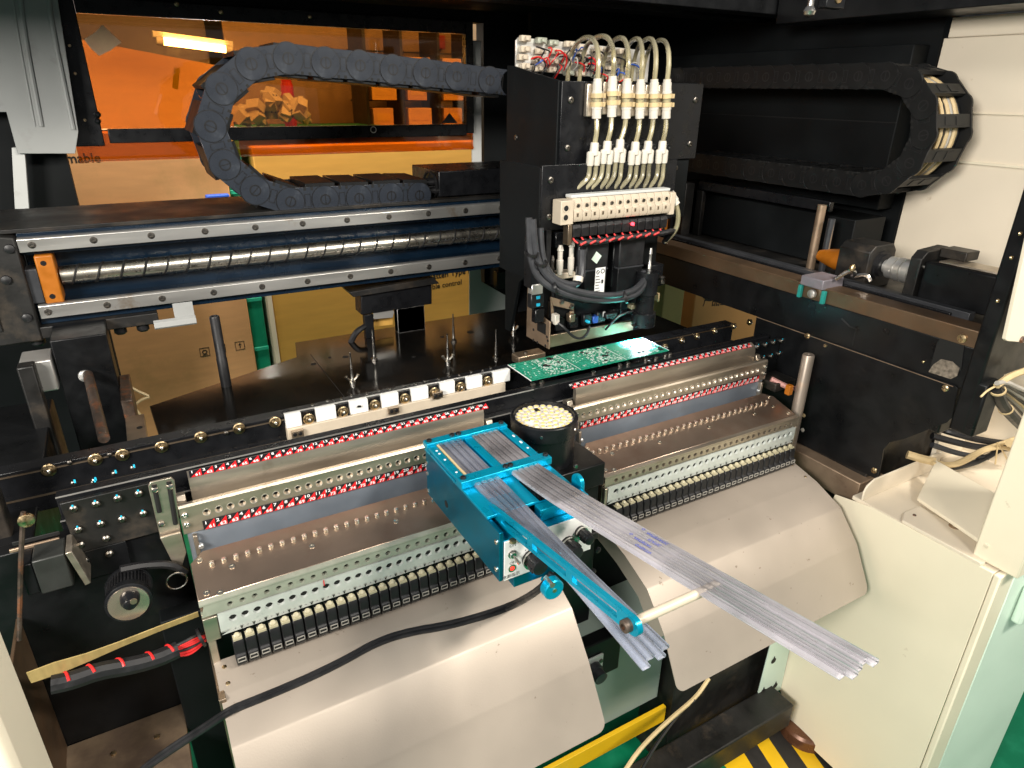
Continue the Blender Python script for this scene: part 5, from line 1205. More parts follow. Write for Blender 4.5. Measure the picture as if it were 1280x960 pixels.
for (u, v) in ((1009.5, 418), (1182, 483), (1093, 586), (1032, 430)):
    q = at(u, v+1.5, x=XB); o = MB(); s = .6 if u == 1032 else 1; o.lathe((XB, q.y, q.z-.001), (-1, 0, 0), [(-.001, .0066*s), (.002, .0062*s), (.0034, .004*s)], 16); b_ = o.build('cover_screw', M['brass'], t)
    o = MB(); o.box(XB-.0037, XB-.0032, q.y-.0055*s, q.y+.0055*s, q.z-.0016, q.z-.0004); o.build('screw_slot', M['chip'], b_)
# round grey guide post beside the right dock
q = at(1011, 443, x=1.20)
t = thing('guide_post', 'tall plain grey steel post beside the dock with pale valve strip', 'post', (1.20, q.y, -.2))
o = MB(); o.lathe((1.20, q.y, -.20), (0, 0, 1), [(0, .0125), (q.z+.198, .0125), (q.z+.200, .0112), (q.z+.2002, .003), (q.z+.1985, .0028)], 24); o.build('post_shaft', pm('post_grey', (.36, .30, .25), .55, .42, .12, 10, .08, 0, 100, wear=(.50, .34, .22), wscale=12, wlow=.5, whigh=.7), t)
# tall black corner post at the right
t = thing('corner_post', 'tall black painted corner post with screws before the cream cover', 'post', (1.26, -.36, -.1))
o = MB(); o.box(1.232, 1.284, -.386, -.358, .0, .78); o.box(1.2325, 1.2835, -.40, -.3575, -.002, .1); o.build('post_tube', M['black_paint'], t, .004)
o = MB(); o.box(1.285, 1.34, -.375, -.355, -.01, .30); o.build('post_web', M['black_paint'], t, .003)
for (u, v) in ((1275, 292), (1264, 322), (1247, 376)):
    q = at(u, v, y=-.3865); o = MB(); o.lathe((q.x, -.386, q.z), (0, -1, 0), [(0, .0036), (.002, .003), (.003, .0015)], 10); o.build('post_screw', M['brass'], t)
# bearing block, coupling and motor on the beam
t = thing('axis_drive', 'drive of bearing block, ribbed silver coupling and motor bracket on the beam', 'drive', (1.38, -.1, .172))
XD = 1.385; zd = .222
def yb(u, v, z=zd):
    return at(u, v, x=XD).y
y1, y2 = .045, -.075
o = MB(); o.prism([(XD-.045, .1725), (XD+.045, .1725), (XD+.045, .250), (XD+.032, .265), (XD-.030, .265), (XD-.045, .252)], 'y', -.068, .005); o.build('bearing_block', M['rust'] if False else M['dusty_black'], t, .002)
o = MB(); o.lathe((XD, -.068, zd), (0, -1, 0), [(0, .030), (.004, .030), (.004, .024), (.010, .024), (.010, .016)], 24); o.build('bearing_cap', M['rubber'], t)
o = MB(); o.lathe((XD, -.079, zd), (0, -1, 0), [(0, .014), (.010, .014), (.0105, .023), (.026, .023), (.0265, .019), (.030, .019), (.0305, .025), (.042, .025), (.0425, .020), (.045, .020), (.0455, .025), (.060, .025), (.061, .02), (.07, .02)], 28); o.build('coupling', M['alu'], t)
q = at(1161, 373, x=XD-.024); o = MB(); o.cyl((XD-.0245, q.y, q.z), (XD-.0255, q.y, q.z), .0025, None, 8); o.build('paint_mark', M['cyan_mark'], t)
o = MB(); o.prism([(XD-.050, .1725), (XD+.05, .1725), (XD+.05, .268), (XD+.034, .280), (XD-.034, .276), (XD-.050, .262)], 'y', -.178, -.155); mb_ = o.build('motor_bracket', M['dusty_black'], t, .002)
o = MB(); o.box(XD+.005, XD+.05, -.23, -.1785, .262, .280); o.build('bracket_arm', M['dusty_black'], t, .002)
o = MB(); o.box(XD-.038, XD+.038, -.330, -.1785, .182, .258); o.build('motor_body', M['black_paint'], t, .004)
o = MB(); o.box(XD-.030, XD+.020, -.31, -.20, .2585, .262); o.build('motor_plate', M['nickel_lite'], t, .001)
q = at(1204, 372, x=XD-.04); o = MB(); o.lathe((XD-.030, -.1795, .245), (0, -1, 0), [(-.002, .007), (.012, .007), (.013, .004)], 12); o.build('motor_bolt', M['steel'], t)
o = MB(); o.lathe((XD-.01, .075, .215), (0, -1, 0), [(0, .012), (.03, .020), (.05, .024), (.068, .024)], 18); o.build('rubber_bumper', M['orange'], t)
# slide carriage with the lilac block
t = thing('slide_block', 'small lilac slide block with teal seals on the brown edged beam', 'slide block', (1.28, .01, .18))
q = at(1018, 352, x=XB-.006)
o = MB(); o.box(XB-.012, XB+.055, q.y-.026, q.y+.030, .178, .199); o.build('slider', pm('lilac_grey', (.24, .22, .25), .2, .4), t, .002)
for s in (-.030, .028):
    o = MB(); o.prism([(XB-.013, .150), (XB-.004, .150), (XB-.004, .1775), (XB-.013, .1775)], 'y', q.y+s-.004, q.y+s+.004); o.build('end_seal', pm('teal_seal', (.015, .26, .23), 0, .4), t, .001)
o = MB(); o.lathe((XB-.004, q.y, .164), (-1, 0, 0), [(0, .010), (.006, .009), (.008, .005)], 12); o.build('grease_port', M['alu'], t)
o = MB(); o.tube([(1.27, q.y-.03, .20), (1.28, q.y-.05, .222), (1.30, q.y-.055, .215), (1.31, q.y-.035, .20), (1.325, q.y-.06, .212), (1.33, q.y-.07, .198)], .0045, 7, smooth=2); o.build('grease_hose', M['steel'], t)
o = MB(); o.lathe((1.285, q.y-.052, .222), (0, 0, 1), [(0, .006), (.008, .006), (.012, .004)], 10); o.build('grease_nipple', M['brass'], t)
# two upright rods behind
t = thing('upright_rods', 'pair of upright rods standing on the brown edged beam under the chain', 'rod', (1.40, .10, .17))
for (u0, v0, u1, v1, r, mt) in ((1021, 255, 1012, 338, .010, 'brown_brkt'), (1032, 272, 1027, 338, .008, 'cable')):
    a, b = at(u0, v0, x=1.40), at(u1, v1, x=1.40); o = MB(); o.cyl((1.40, b.y, .172), (1.40, b.y, a.z), r, None, 14); o.build('upright', M[mt], t)
a = at(1036, 272, x=1.40); o = MB(); o.tube([(1.40, a.y-.014, a.z-.002), (1.40, a.y-.016, .20)], .0028, 6); o.build('rod_pipe', M['brown_brkt'], t)
t = thing('open_bracket', 'dark open frame bracket under the black cable chain', 'bracket', (1.43, .5, .17))
o = MB(); o.box(1.44, 1.455, .12, .55, .30, .325); o.build('frame_bar', M['black_anod'], t, .002)
o = MB(); o.box(1.44, 1.455, .53, .555, .172, .2995); o.build('frame_leg', M['dusty_black'], t, .002)
o = MB(); o.box(1.46, 1.575, .06, .60, .175, .29); o.build('frame_block', M['dark_void'], t, .002)
# bolted plate beyond the right feeder rail
t = thing('bolted_plate', 'black plate with eight bolts beside the end of number sixty', 'bolted plate', (1.2, .05, .0))
o = MB(); a = at(939, 432, y=.045); o.box(a.x+.012, 1.246, .040, .047, -.06, at(978, 420, y=.045).z); o.build('plate', M['black_paint'], t, .001)
for (u, v) in ((946, 433), (956, 431), (966, 428), (976, 426), (953, 447), (963, 445), (973, 442), (944, 449)):
    q = at(u, v, y=.040); b_ = piece('plate_bolt', lambda m: m.lathe((0, 0, 0), (0, -1, 0), [(-.001, .0056), (.004, .0052), (.006, .003)], 10), M['bolt'], (q.x, .040, q.z), t)
    o = MB(); o.box(q.x-.0007, q.x+.0007, .0355, .0365, q.z+.003, q.z+.007); o.build('bolt_mark', M['cyan_mark'], b_)
o = MB(); o.box(1.18, 1.246, -.02, .0395, -.055, -.035); o.build('plate_step', M['dusty_black'], t, .002)
o = MB(); o.tube([(1.185, .0, -.03), (1.21, -.03, -.045), (1.235, -.04, -.05)], .006, 7, smooth=2); o.build('pink_hose', pm('pink_plastic', (.55, .28, .25), 0, .45), t)
q = at(986, 487, x=1.172); o = MB(); o.box(1.168, 1.180, q.y-.005, q.y+.007, q.z-.012, q.z+.010); o.build('orange_block', M['orange'], t, .001)
# wires coming out behind the right dock
t = thing('wire_bundle', 'short beige and grey wires leaving the dock beside the grey post', 'wires', (1.18, -.08, -.1))
for (c, pts, yy) in ((('beige_wire'), ((1003, 516), (1018, 518), (1036, 527)), -.05), ('grey_wire', ((1003, 538), (1020, 534), (1035, 533)), -.06), ('grey_wire', ((1003, 537), (1016, 540), (1030, 541)), -.06), ('red_wire', ((1002, 524), (1008, 526), (1014, 524)), -.05), ('beige_wire', ((1004, 519), (1020, 524), (1034, 530)), -.055)):
    P = [at(u, v, y=yy) for u, v in pts]; o = MB(); o.tube(P, .0042, 7, smooth=2); o.build('wire', M[c], t)

# ---------------------------------------------------------------- cream cabinet at the lower right
XC = 1.190
t = thing('side_cabinet', 'cream painted cabinet with a seam, under the chute edge', 'cabinet', (1.3, -.4, -.9))
pts = [(-.290, -.203), (-.515, -.203), (-.515, -.89), (-.245, -.885), (-.185, -.80), (-.168, -.66), (-.165, -.42), (-.205, -.22)]
o = MB(); o.prism(pts, 'x', XC, XC+.003); o.build('side_sheet', M['cream'], t, .0008)
o = MB(); o.prism([(-.175, -.655), (-.163, -.42), (-.1625, -.42), (-.1745, -.655)], 'x', XC-.045, XC-.0005); 
fl = MB(); a = at(972, 808, y=-.17); b = at(990, 862, y=-.17)
fl.prism([(at(u_, v_, y=-.19).x, at(u_, v_, y=-.19).z) for u_, v_ in ((951, 872), (948, 866), (965, 800), (992, 790), (976, 862))], 'y', -.190, -.187); f_ = fl.build('mounting_flange', M['pale_green'], t, .0006)
for (u, v, r) in ((967, 826, .008), (954, 864, .0075), (969, 857, .0075)):
    q = at(u, v, y=-.1905); o = MB(); o.lathe((q.x, -.1904, q.z), (0, -1, 0), [(0, r), (.0006, r)], 12); o.prism([(q.x-r*.4, q.z+r*.9), (q.x+r*.4, q.z+r*.9), (q.x, q.z+r*1.9)], 'y', -.1910, -.1904); o.build('keyhole', M['hole'], f_)
o.v = []
o = MB(); o.box(XC+.0002, XC+.055, -.528, -.5155, -.905, -.203); o.build('front_edge', M['cream'], t, .003)
o = MB(); o.prism([(XC+.0555, -.528), (1.478, -.548), (1.478, -.51), (XC+.0555, -.5155)], 'z', -.905, -.203); o.build('front_sheet', M['pale_green'], t, .003)
o = MB(); o.box(XC+.004, 1.62, -.5150, -.24, -.212, -.203); o.build('top_sheet', M['cream_warm'], t, .001)
q = at(1275, 745, y=-.53); o = MB(); o.box(q.x-.016, q.x+.05, -.552, -.533, q.z-.05, q.z+.035); lk = o.build('latch_plate', M['pale_green'], t, .006, 3)
o = MB(); o.lathe((q.x+.006, -.552, q.z), (0, -1, 0), [(0, .016), (.004, .016), (.006, .012)], 18); o.build('latch', pm('latch_green', (.02, .20, .11), 0, .4), lk)
# raised rim with bolts on the cabinet top
a = at(1090, 628, z=-.19); 
o = MB(); o.prism([(-.262, -.2025), (-.262, -.182), (-.268, -.172), (-.340, -.172), (-.350, -.180), (-.350, -.2025)][:0] or [(1.194, -.2025), (1.46, -.2025), (1.46, -.160), (1.22, -.160), (1.200, -.170), (1.194, -.182)], 'y', -.262, -.258); o.build('rear_rim', M['cream_warm'], t, .0012)
for (u, v) in ((1104, 624), (1147, 604)):
    q = at(u, v, y=-.2625); o = MB(); o.lathe((q.x, -.262, q.z), (0, -1, 0), [(0, .010), (.001, .010), (.0012, .0075), (.006, .007)], 6); o.build('rim_bolt', M['rust'], t)
# covers lying on the cabinet
t = thing('loose_cover', 'tilted cream cover plate lying on top of the cabinet', 'plate', (1.33, -.40, -.2))
pp = [at(u, v, z=z) for u, v, z in ((1170, 575, -.150), (1258, 624, -.128), (1236, 683, -.165), (1147, 622, -.186))]
vs = [tuple(p) for p in pp]+[(p.x, p.y, p.z-.007) for p in pp]; o = MB(); o.add(vs, [(3, 2, 1, 0), (4, 5, 6, 7), (0, 1, 5, 4), (1, 2, 6, 5), (2, 3, 7, 6), (3, 0, 4, 7)]); o.build('cover_sheet', M['cream'], t, .001)
t = thing('base_plate', 'flat cream plate with three screws under the tilted cover', 'plate', (1.25, -.42, -.2))
pp = [at(u, v, z=-.196) for u, v in ((1130, 640), (1150, 632), (1234, 682), (1232, 703), (1226, 704), (1128, 650))]
o = MB(); o.prism([(p.x, p.y) for p in pp], 'z', -.2026, -.196); bp = o.build('plate', M['cream_warm'], t, .001)
for (u, v) in ((1143, 644), (1223, 686)):
    q = at(u, v, z=-.1958); o = MB(); o.lathe((q.x, q.y, -.196), (0, 0, 1), [(0, .0036), (.0014, .003)], 10); o.build('plate_screw', M['rust'], bp)
q = at(1193, 658, z=-.1958); o = MB(); o.ring((q.x, q.y, -.196), (0, 0, 1), .004, .010, .0012, 14); o.build('plate_hole', M['brown_brkt'], bp)
# upper front column above the cabinet
t = thing('cream_column', 'tall cream column standing on the cabinet beside the tilted plate', 'column', (1.25, -.53, -.2))
o = MB(); o.prism([(-.470, -.2005), (-.545, -.2005), (-.545, .10), (-.470, .10)], 'x', 1.205, 1.34); o.build('column_sheet', M['cream'], t, .003)
t = thing('machine_cover', 'cream cover edge beside the black corner post above the cables', 'cover panel', (1.22, -.43, .2))
o = MB(); o.prism([(1.158, .208), (1.165, .204), (1.42, .150), (1.42, .50), (1.10, .50)], 'y', -.432, -.426); o.build('cover_sheet', M['cream_warm'], t, .001)
q = at(1279, 424, y=-.433); o = MB(); o.lathe((q.x-.004, -.4325, q.z), (0, -1, 0), [(0, .006), (.003, .005)], 10); o.build('cover_screw', M['rust'], t)
# grey beige inner wall behind the cables
t = thing('inner_wall', 'dusty beige inner wall of the cabinet behind the cables', 'inner wall', (1.56, -.2, -.2))
o = MB(); o.box(1.60, 1.61, -.60, .05, -.6, .13); o.build('wall_sheet', M['cream_warm'], t)
o = MB(); o.box(1.48, 1.599, -.24, -.23, -.6, -.03); o.build('wall_fold', M['cream_warm'], t, .001)
# cables at the right
t = thing('cable_bundle', 'thick bundle of grey and black cables tied beside the black corner post', 'cable bundle', (1.4, -.40, -.1))
def cabl(px_, yy, r, mt, nm='cable'):
    P = [at(u, v, y=y_) for (u, v), y_ in zip(px_, yy if isinstance(yy, (list, tuple)) else [yy]*len(px_))]; o = MB(); o.tube(P, r, 8, smooth=3); return o.build(nm, M[mt], t)
cabl([(1244, 484), (1250, 502), (1264, 520), (1285, 540)], -.40, .0098, 'rubber')
cabl([(1246, 482), (1262, 470), (1285, 462)], -.41, .0058, 'beige_wire')
cabl([(1246, 482), (1234, 488), (1226, 496)], -.41, .0018, 'beige_wire', 'tie_tail')
for k in range(7): cabl([(1246, 479+k*1.2), (1258, 477+k*3), (1271, 484+k*4), (1286, 490+k*6)], -.412+.004*k, .0042, ('grey_wire', 'cable', 'grey_wire', 'rubber', 'beige_wire', 'grey_wire', 'rubber')[k])
q = at(1247, 487, y=-.405); o = MB(); o.ring(q, (.5, 0, -.8), .011, .0128, .004, 12); o.build('cable_tie', M['beige_wire'], t)
q = at(1257, 511, y=-.40); o = MB(); o.ring(q, (.6, 0, -.7), .0105, .012, .003, 12); o.build('cable_tie', M['beige_wire'], t)
t = thing('cable_bundle', 'beige jacketed cables with ties running out under the black cover', 'cable bundle', (1.3, -.30, -.2))
cabl([(1172, 535), (1190, 541), (1220, 549), (1250, 554), (1285, 556)], [-.24, -.27, -.3, -.32, -.33], .0075, 'rubber')
cabl([(1165, 545), (1195, 553), (1225, 560), (1260, 560)], [-.25, -.28, -.31, -.33], .0075, 'rubber')
cabl([(1165, 556), (1200, 568), (1235, 572)], [-.26, -.29, -.32], .0060, 'cable')
cabl([(1134, 568), (1150, 573), (1168, 577)], [-.24, -.26, -.28], .0092, 'beige_wire', 'cable_plug')
cabl([(1165, 577), (1185, 581), (1200, 578), (1225, 563), (1250, 555), (1270, 548), (1290, 542)], [-.28, -.30, -.31, -.33, -.34, -.35, -.36], .0048, 'beige_wire')
cabl([(1165, 579), (1188, 583), (1206, 578), (1230, 562), (1254, 558), (1275, 567), (1290, 572)], [-.285, -.305, -.315, -.335, -.345, -.355, -.36], .0048, 'beige_wire')
cabl([(1190, 585), (1215, 580), (1235, 571), (1250, 562)], [-.30, -.31, -.32, -.33], .0060, 'rubber')
cabl([(1247, 553), (1246, 566), (1244, 580)], -.345, .0016, 'beige_wire', 'tie_tail')
cabl([(1248, 555), (1258, 572), (1268, 592)], -.345, .0016, 'beige_wire', 'tie_tail')
cabl([(1262, 554), (1276, 560), (1290, 566)], -.36, .0085, 'beige_wire', 'cable_plug')
q = at(1278, 558, y=-.365); o = MB(); o.lathe(q, (1, 0, -.2), [(0, .013), (.03, .013)], 12); o.build('green_plug', pm('green_plug', (.02, .38, .24), 0, .4), t)

# ---------------------------------------------------------------- left side
t = thing('machine_housing', 'black machine housing with worn edges around the grey motor', 'housing', (-.22, 0, -.2))
o = MB(); o.box(-.30, -.200, .024, .60, -.60, -.02); o.build('frame_base', M['black_paint'], t, .003)
o = MB(); o.box(-.300, -.020, .0235, .0485, -.36, .0); o.build('frame_plate', M['black_paint'], t, .002)
for (x0_, x1_, yy, z1_) in ((-.262, -.226, .10, .30), (-.222, -.196, .46, .10)):
    o = MB(); o.box(x0_, x1_, yy, yy+.03, -.3, z1_); o.build('upright_bar', M['dusty_black'], t, .003)
o = MB(); a = at(28, 640, y=-.06); o.tube([at(29, 640, y=-.02), at(26, 700, y=-.022), at(24, 800, y=-.024)], .0030, 7); o.build('edge_rod', M['rust'], t)
o = MB(); q = at(33, 650, y=-.02); o.lathe((q.x, -.018, q.z), (0, -1, 0), [(0, .009), (.005, .009), (.007, .005)], 14); o.build('rod_nut', M['brass'], t)
o = MB(); q = at(50, 672, y=.022); o.box(q.x-.03, q.x+.022, .0215, .0232, q.z-.003, q.z+.003); o.build('slot', M['hole'], t, .002)
o = MB(); o.box(q.x-.035, q.x+.02, .0195, .0232, q.z-.011, q.z-.006); o.build('slot_lip', M['brown_brkt'], t, .001)
# carriage of the beam at the left: black box, grey block, threaded rod
t = thing('beam_carriage', 'black carriage box with a bright grey block and rusty spindle', 'carriage', (-.14, .45, -.1))
o = MB(); o.box(-.168, -.078, .50, .60, -.20, .128); o.build('carriage_box', M['black_paint'], t, .002)
o = MB(); o.box(-.222, -.172, .49, .56, .036, .097); o.build('grey_block', M['alu'], t, .003)
q = at(33, 474, y=.489); o = MB(); o.cyl((q.x, .4897, q.z), (q.x, .4888, q.z), .009, None, 14); o.build('block_hole', M['hole'], t)
o = MB(); o.lathe((-.128, .4995, .052), (0, -1, 0), [(0, .012), (.004, .011), (.006, .006)], 12); o.build('cap_nut', M['alu'], t)
o = MB(); a, b = at(110, 468, y=.49), at(130, 548, y=.22); o.cyl(a, b, .0085, None, 14); o.build('spindle', M['rust'], t)
o = MB(); o.box(-.0775, -.058, .42, .56, -.05, .02); o.build('rear_block', M['rust'], t, .002)
o = MB(); o.box(-.0765, -.045, .24, .4195, -.03, -.012); o.build('slotted_strip', M['nickel_brown'], t, .001)
for yy in (.27, .31, .36):
    o = MB(); o.cyl((-.055, yy, -.0125), (-.055, yy, -.0113), .005, None, 10); o.build('strip_hole', M['hole'], t)
# bolted plate at the left with cyan paint marks
t = thing('bolted_plate', 'black plate with blue marked bolts above the grey motor', 'bolted plate', (-.1, .02, .0))
a = at(82, 627, y=.018); b = at(182, 605, y=.018)
o = MB(); o.prism([(-.147, -.022), (-.048, -.022), (-.045, .058), (-.150, .058)], 'y', .0165, .0232); o.build('plate', M['dusty_black'], t, .001)
o = MB(); o.prism([(-.140, -.068), (-.090, -.068), (-.090, -.0225), (-.140, -.0225)], 'y', .0170, .0232); o.build('lower_tab', M['black_paint'], t, .001)
for (u, v, mk) in ((92, 635, 1), (120, 629, 1), (147, 622, 1), (173.5, 616, 1), (98, 661, 1), (126, 654, 1), (152.5, 648, 1), (179, 641, 1), (101, 680, 0), (133, 672, 0), (106, 700, 0), (137, 691, 0)):
    q = at(u, v, y=.0165); b_ = inst(proto['plate_bolt'], (q.x, .0165, q.z), t)
    if mk: o = MB(); o.box(q.x-.0011, q.x+.0011, .0120, .0130, q.z+.003, q.z+.007); o.build('bolt_mark', M['cyan_mark'], b_)
# cream slotted bracket
t = thing('slotted_bracket', 'bent cream metal bracket with two slots beside number one', 'bracket', (-.03, 0, -.03))
pts = [(at(u, v, y=.006).x, at(u, v, y=.006).z) for u, v in ((185, 607), (188, 602), (214, 596), (218, 600), (226, 664), (200, 671))]
o = MB(); o.prism(pts, 'y', .004, .008); o.build('bracket_sheet', M['nickel_lite'], t, .0008)
pts2 = [(at(u, v, y=-.002).x, at(u, v, y=-.002).z) for u, v in ((200, 672), (226, 665), (233, 690), (228, 706), (216, 704))]
o = MB(); o.prism(pts2, 'y', -.003, .001); o.build('bracket_foot', M['nickel_lite'], t, .0008)
for (ua, va, ub, vb) in ((192.5, 606, 199.5, 640), (211, 602, 219.5, 655)):
    a, b = at(ua, va, y=.0038), at(ub, vb, y=.0038); o = MB(); o.tube([(a.x, .0040, a.z), (b.x, .0040, b.z)], .0032, 8); o.build('slot', M['hole'], t)
for (u, v) in ((193.5, 612), (212.5, 608), (202, 655)):
    q = at(u, v, y=.0035); o = MB(); o.lathe((q.x, .0036, q.z), (0, -1, 0), [(0, .0045), (.003, .004), (.004, .0022)], 10); o.build('bracket_screw', M['steel'], t)
# knurled pulley with its polished disc
t = thing('belt_pulley', 'toothed black belt pulley with a polished steel disc face', 'pulley', (-.10, -.02, -.07))
c = at(161, 755, y=-.060); ax_ = Vector((-.02, -1, .10)).normalized()
o = MB(); o.lathe(c-ax_*.055, ax_, [(0, .022), (.006, .029), (.010, .029), (.0105, .0255), (.040, .0255), (.0405, .028), (.052, .028), (.053, .026)], 32); pw = o.build('pulley_wheel', M['black_anod'], t)
u_, w__, d_ = MB.frame(ax_)
for k in range(40):
    a = 2*math.pi*k/40; piece_ = MB(); cc = c-ax_*.030+u_*(.0262*math.cos(a))+w__*(.0262*math.sin(a))
    piece_.tube([cc-ax_*.014, cc+ax_*.014], .0012, 5); piece_.build('tooth', M['rubber'], pw)
o = MB(); o.lathe(c-ax_*.0018, ax_, [(0, .0245), (.002, .0240)], 36); o.build('polished_disc', pm('mirror_steel', (.74, .64, .54), .9, .22, .05, 20, .03), t)
o = MB(); o.lathe(c+u_*.0-ax_*.0+Vector((.003, 0, .008)), ax_, [(0, .012), (.008, .011), (.012, .008), (.016, .0075), (.017, .006)], 18); o.build('pulley_knob', M['black_anod'], t)
q = at(167, 752, y=-.078); o = MB(); o.cyl((q.x, -.0765, q.z), (q.x, -.0785, q.z), .0042, None, 10); o.build('knob_screw', M['nickel_brown'], t)
o = MB(); p0 = at(150, 712, y=-.02); p1 = at(215, 705, y=-.01); p2 = at(232, 716, y=-.01); o.tube([p0, at(180, 706, y=-.015), p1, p2], .0055, 6, smooth=2); o.build('toothed_belt', M['rubber'], t)
o = MB(); q = at(221, 726, y=-.03); pts = [(q.x+.013*math.cos(a), -.03, q.z+.013*math.sin(a)) for a in [2*math.pi*i/24 for i in range(25)]]; o.tube(pts, .0011, 6); tag(o.build('wire_ring', M['steel']), 'thin steel wire ring hanging beside the belt pulley', 'ring')
# grey motor block at the left
t = thing('drive_motor', 'grey motor with a metal flange plate below the bolted plate', 'motor', (-.17, 0, -.02))
o = MB(); o.box(-.1905, -.155, -.02, .020, -.046, .006); o.build('motor_body', pm('motor_grey', (.03, .032, .03), .2, .45), t, .002)
o = MB(); o.box(-.205, -.191, -.018, .018, -.044, .003); o.build('motor_end', M['black_paint'], t, .002)
o = MB(); o.prism([(-.1535, .008), (-.146, .009), (-.136, -.046), (-.143, -.048)], 'y', -.024, .020); o.build('motor_flange', M['nickel_lite'], t, .001)
# wire sleeve: black spiral wrap with red wires inside
t = thing('wire_sleeve', 'black spiral wrapped sleeve showing red wires below the yellowed strap', 'wire sleeve', (-.12, -.1, -.13))
P = [at(u, v, y=yy) for u, v, yy in ((64, 856, -.11), (92, 850, -.11), (125, 838, -.105), (160, 833, -.10), (195, 824, -.095), (222, 812, -.09))]
o = MB(); o.tube(P, .0115, 10, smooth=2); o.build('sleeve', M['rubber'], t)
for k, (i, f) in enumerate(((0, .6), (1, .6), (2, .6), (3, .7), (4, .6))):
    p = P[i].lerp(P[i+1], f); d = (P[i+1]-P[i]).normalized(); o = MB()
    u2, w2, _ = MB.frame(d); o.tube([p+d*(.010*(s/8-.5))+u2*(.0112*math.cos(s*.42+2.2))+w2*(.0112*math.sin(s*.42+2.2)) for s in range(9)], .0019, 6); o.build('red_strand', M['red_wire'], t)
for k in range(7):
    o = MB(); a, b = at(219, 813-0, y=-.090), at(256, 796, y=-.082); h_ = (k-3)/3
    o.tube([a+Vector((-.006, 0, h_*.006)), a.lerp(b, .35)+Vector((0, -.004*abs(h_)-.002, h_*.0125)), a.lerp(b, .7)+Vector((0, -.003, h_*.0115)), b+Vector((0, 0, h_*.006))], .0021, 6, smooth=2); o.build('red_wire' if k % 4 != 2 else 'black_wire', M['red_wire'] if k % 4 != 2 else M['rubber'], t)
o = MB(); q = at(250, 798, y=-.083); o.ring(q, (1, .1, .25), .0115, .0140, .004, 14); o.build('cable_tie', M['chip'], t)
# yellowed strap
t = thing('flat_strap', 'yellowed plastic strap stretched below the belt pulley', 'strap', (-.12, -.09, -.12))
pts = [at(u, v, y=yy) for u, v, yy in ((36, 848, -.10), (70, 836, -.10), (110, 822, -.095), (150, 806, -.09), (200, 786, -.085), (248, 768, -.08))]
o = MB(); vs = []
for i, p in enumerate(pts):
    w0 = (.010, .011, .008, .006, .0055, .0055)[i]; vs += [p+Vector((0, -.002, w0)), p+Vector((0, .002, -w0)), p+Vector((0, .004, -w0)), p+Vector((0, 0, w0))]
fs = []
for i in range(len(pts)-1):
    for k in range(4): fs.append((i*4+k, i*4+(k+1) % 4, i*4+4+(k+1) % 4, i*4+4+k))
fs += [(0, 1, 2, 3), (len(vs)-4, len(vs)-1, len(vs)-2, len(vs)-3)]
o.add(vs, fs); o.build('strap', pm('yellow_strap', (.40, .30, .12), 0, .35, .15, 40, .08, .1, 100, stretch=(3, 1, 1)), t)
# lower left sheet and box
t = thing('lower_sheet', 'dusty brown sheet with two screws beside the cream column', 'sheet', (-.14, .0, -.36))
o = MB(); o.box(-.235, -.072, -.16, .0230, -.362, -.350); o.build('sheet', pm('dusty_brown', (.20, .145, .095), .1, .55, .3, 14, .1, .08, 120, wear=(.10, .07, .05), wscale=10, wlow=.45, whigh=.65), t, .001)
for (u, v) in ((196, 921), (142, 942)):
    q = at(u, v, z=-.349); o = MB(); o.lathe((q.x, q.y, -.350), (0, 0, 1), [(0, .004), (.003, .0035)], 10); o.build('sheet_screw', M['brass'], t)
o = MB(); o.box(-.235, -.2305, -.16, .022, -.3495, -.10); o.build('sheet_fold', M['brown_rust'], t, .001)
t = thing('dark_bulkhead', 'black bulkhead plate under the feeder docks behind the chutes', 'bulkhead', (.2, .02, -.4))
o = MB(); o.box(-.0715, .50, -.03, -.0, -.60, -.14); o.build('bulkhead', M['dark_void'], t, .002)
o = MB(); o.box(.655, 1.16, -.03, .0, -.80, -.14); o.build('bulkhead', M['dark_void'], t, .002)
o = MB(); o.box(-.019, -.010, -.16, -.031, -.48, -.19); o.build('chute_hanger', M['nickel_brown'], t, .001)
# things below between the chutes
t = thing('control_box', 'grey green control box with a plug, low between the two chutes', 'box', (.66, -.1, -.55))
o = MB(); pts = [(at(u, v, y=-.12).x, at(u, v, y=-.12).z) for u, v in ((750, 789), (832, 757), (828, 876), (752, 900))]
x0, x1 = .62, .838; o.box(x0-.1, x1, -.12, -.02, -.70, -.415); o.build('box_shell', M['grey_green'], t, .002)
o = MB(); o.box(x0-.12, x0+.065, -.150, -.1205, -.505, -.41); o.build('plug_recess', M['black_paint'], t, .003)
q = at(746, 829, y=-.152); o = MB(); o.box(q.x-.035, q.x+.013, -.156, -.1505, q.z-.03, q.z+.022); o.build('socket_plate', M['zinc'], t, .004, 3)
o = MB(); o.lathe((q.x-.012, -.156, q.z-.002), (0, -1, -.1), [(0, .016), (.012, .016), (.013, .013), (.028, .014), (.029, .010)], 18); o.build('plug', M['cable'], t)
o = MB(); o.lathe((q.x+.006, -.156, q.z+.008), (0, -1, 0), [(0, .004), (.003, .004)], 10); o.build('socket_screw_head', M['bolt'], t)
t = thing('kick_plate', 'bright yellow plate below the grey green control box', 'plate', (.6, -.12, -.8))
o = MB(); o.prism([(-.150, -.700), (-.150, -.745), (-.10, -.80), (-.095, -.80), (-.140, -.742), (-.140, -.700)], 'x', .30, .838); o.build('plate', M['yellow'], t, .001)
t = thing('floor_beam', 'black welded machine base beam near the hazard tape', 'base beam', (.9, -.2, -.85))
o = MB(); o.box(.62, 1.150, -.255, -.185, -.835, -.765); o.build('frame_rail', M['dusty_black'], t, .004)
o = MB(); o.box(.845, 1.184, -.16, -.06, -.90, -.42); o.build('frame_web', M['dusty_black'], t, .003)
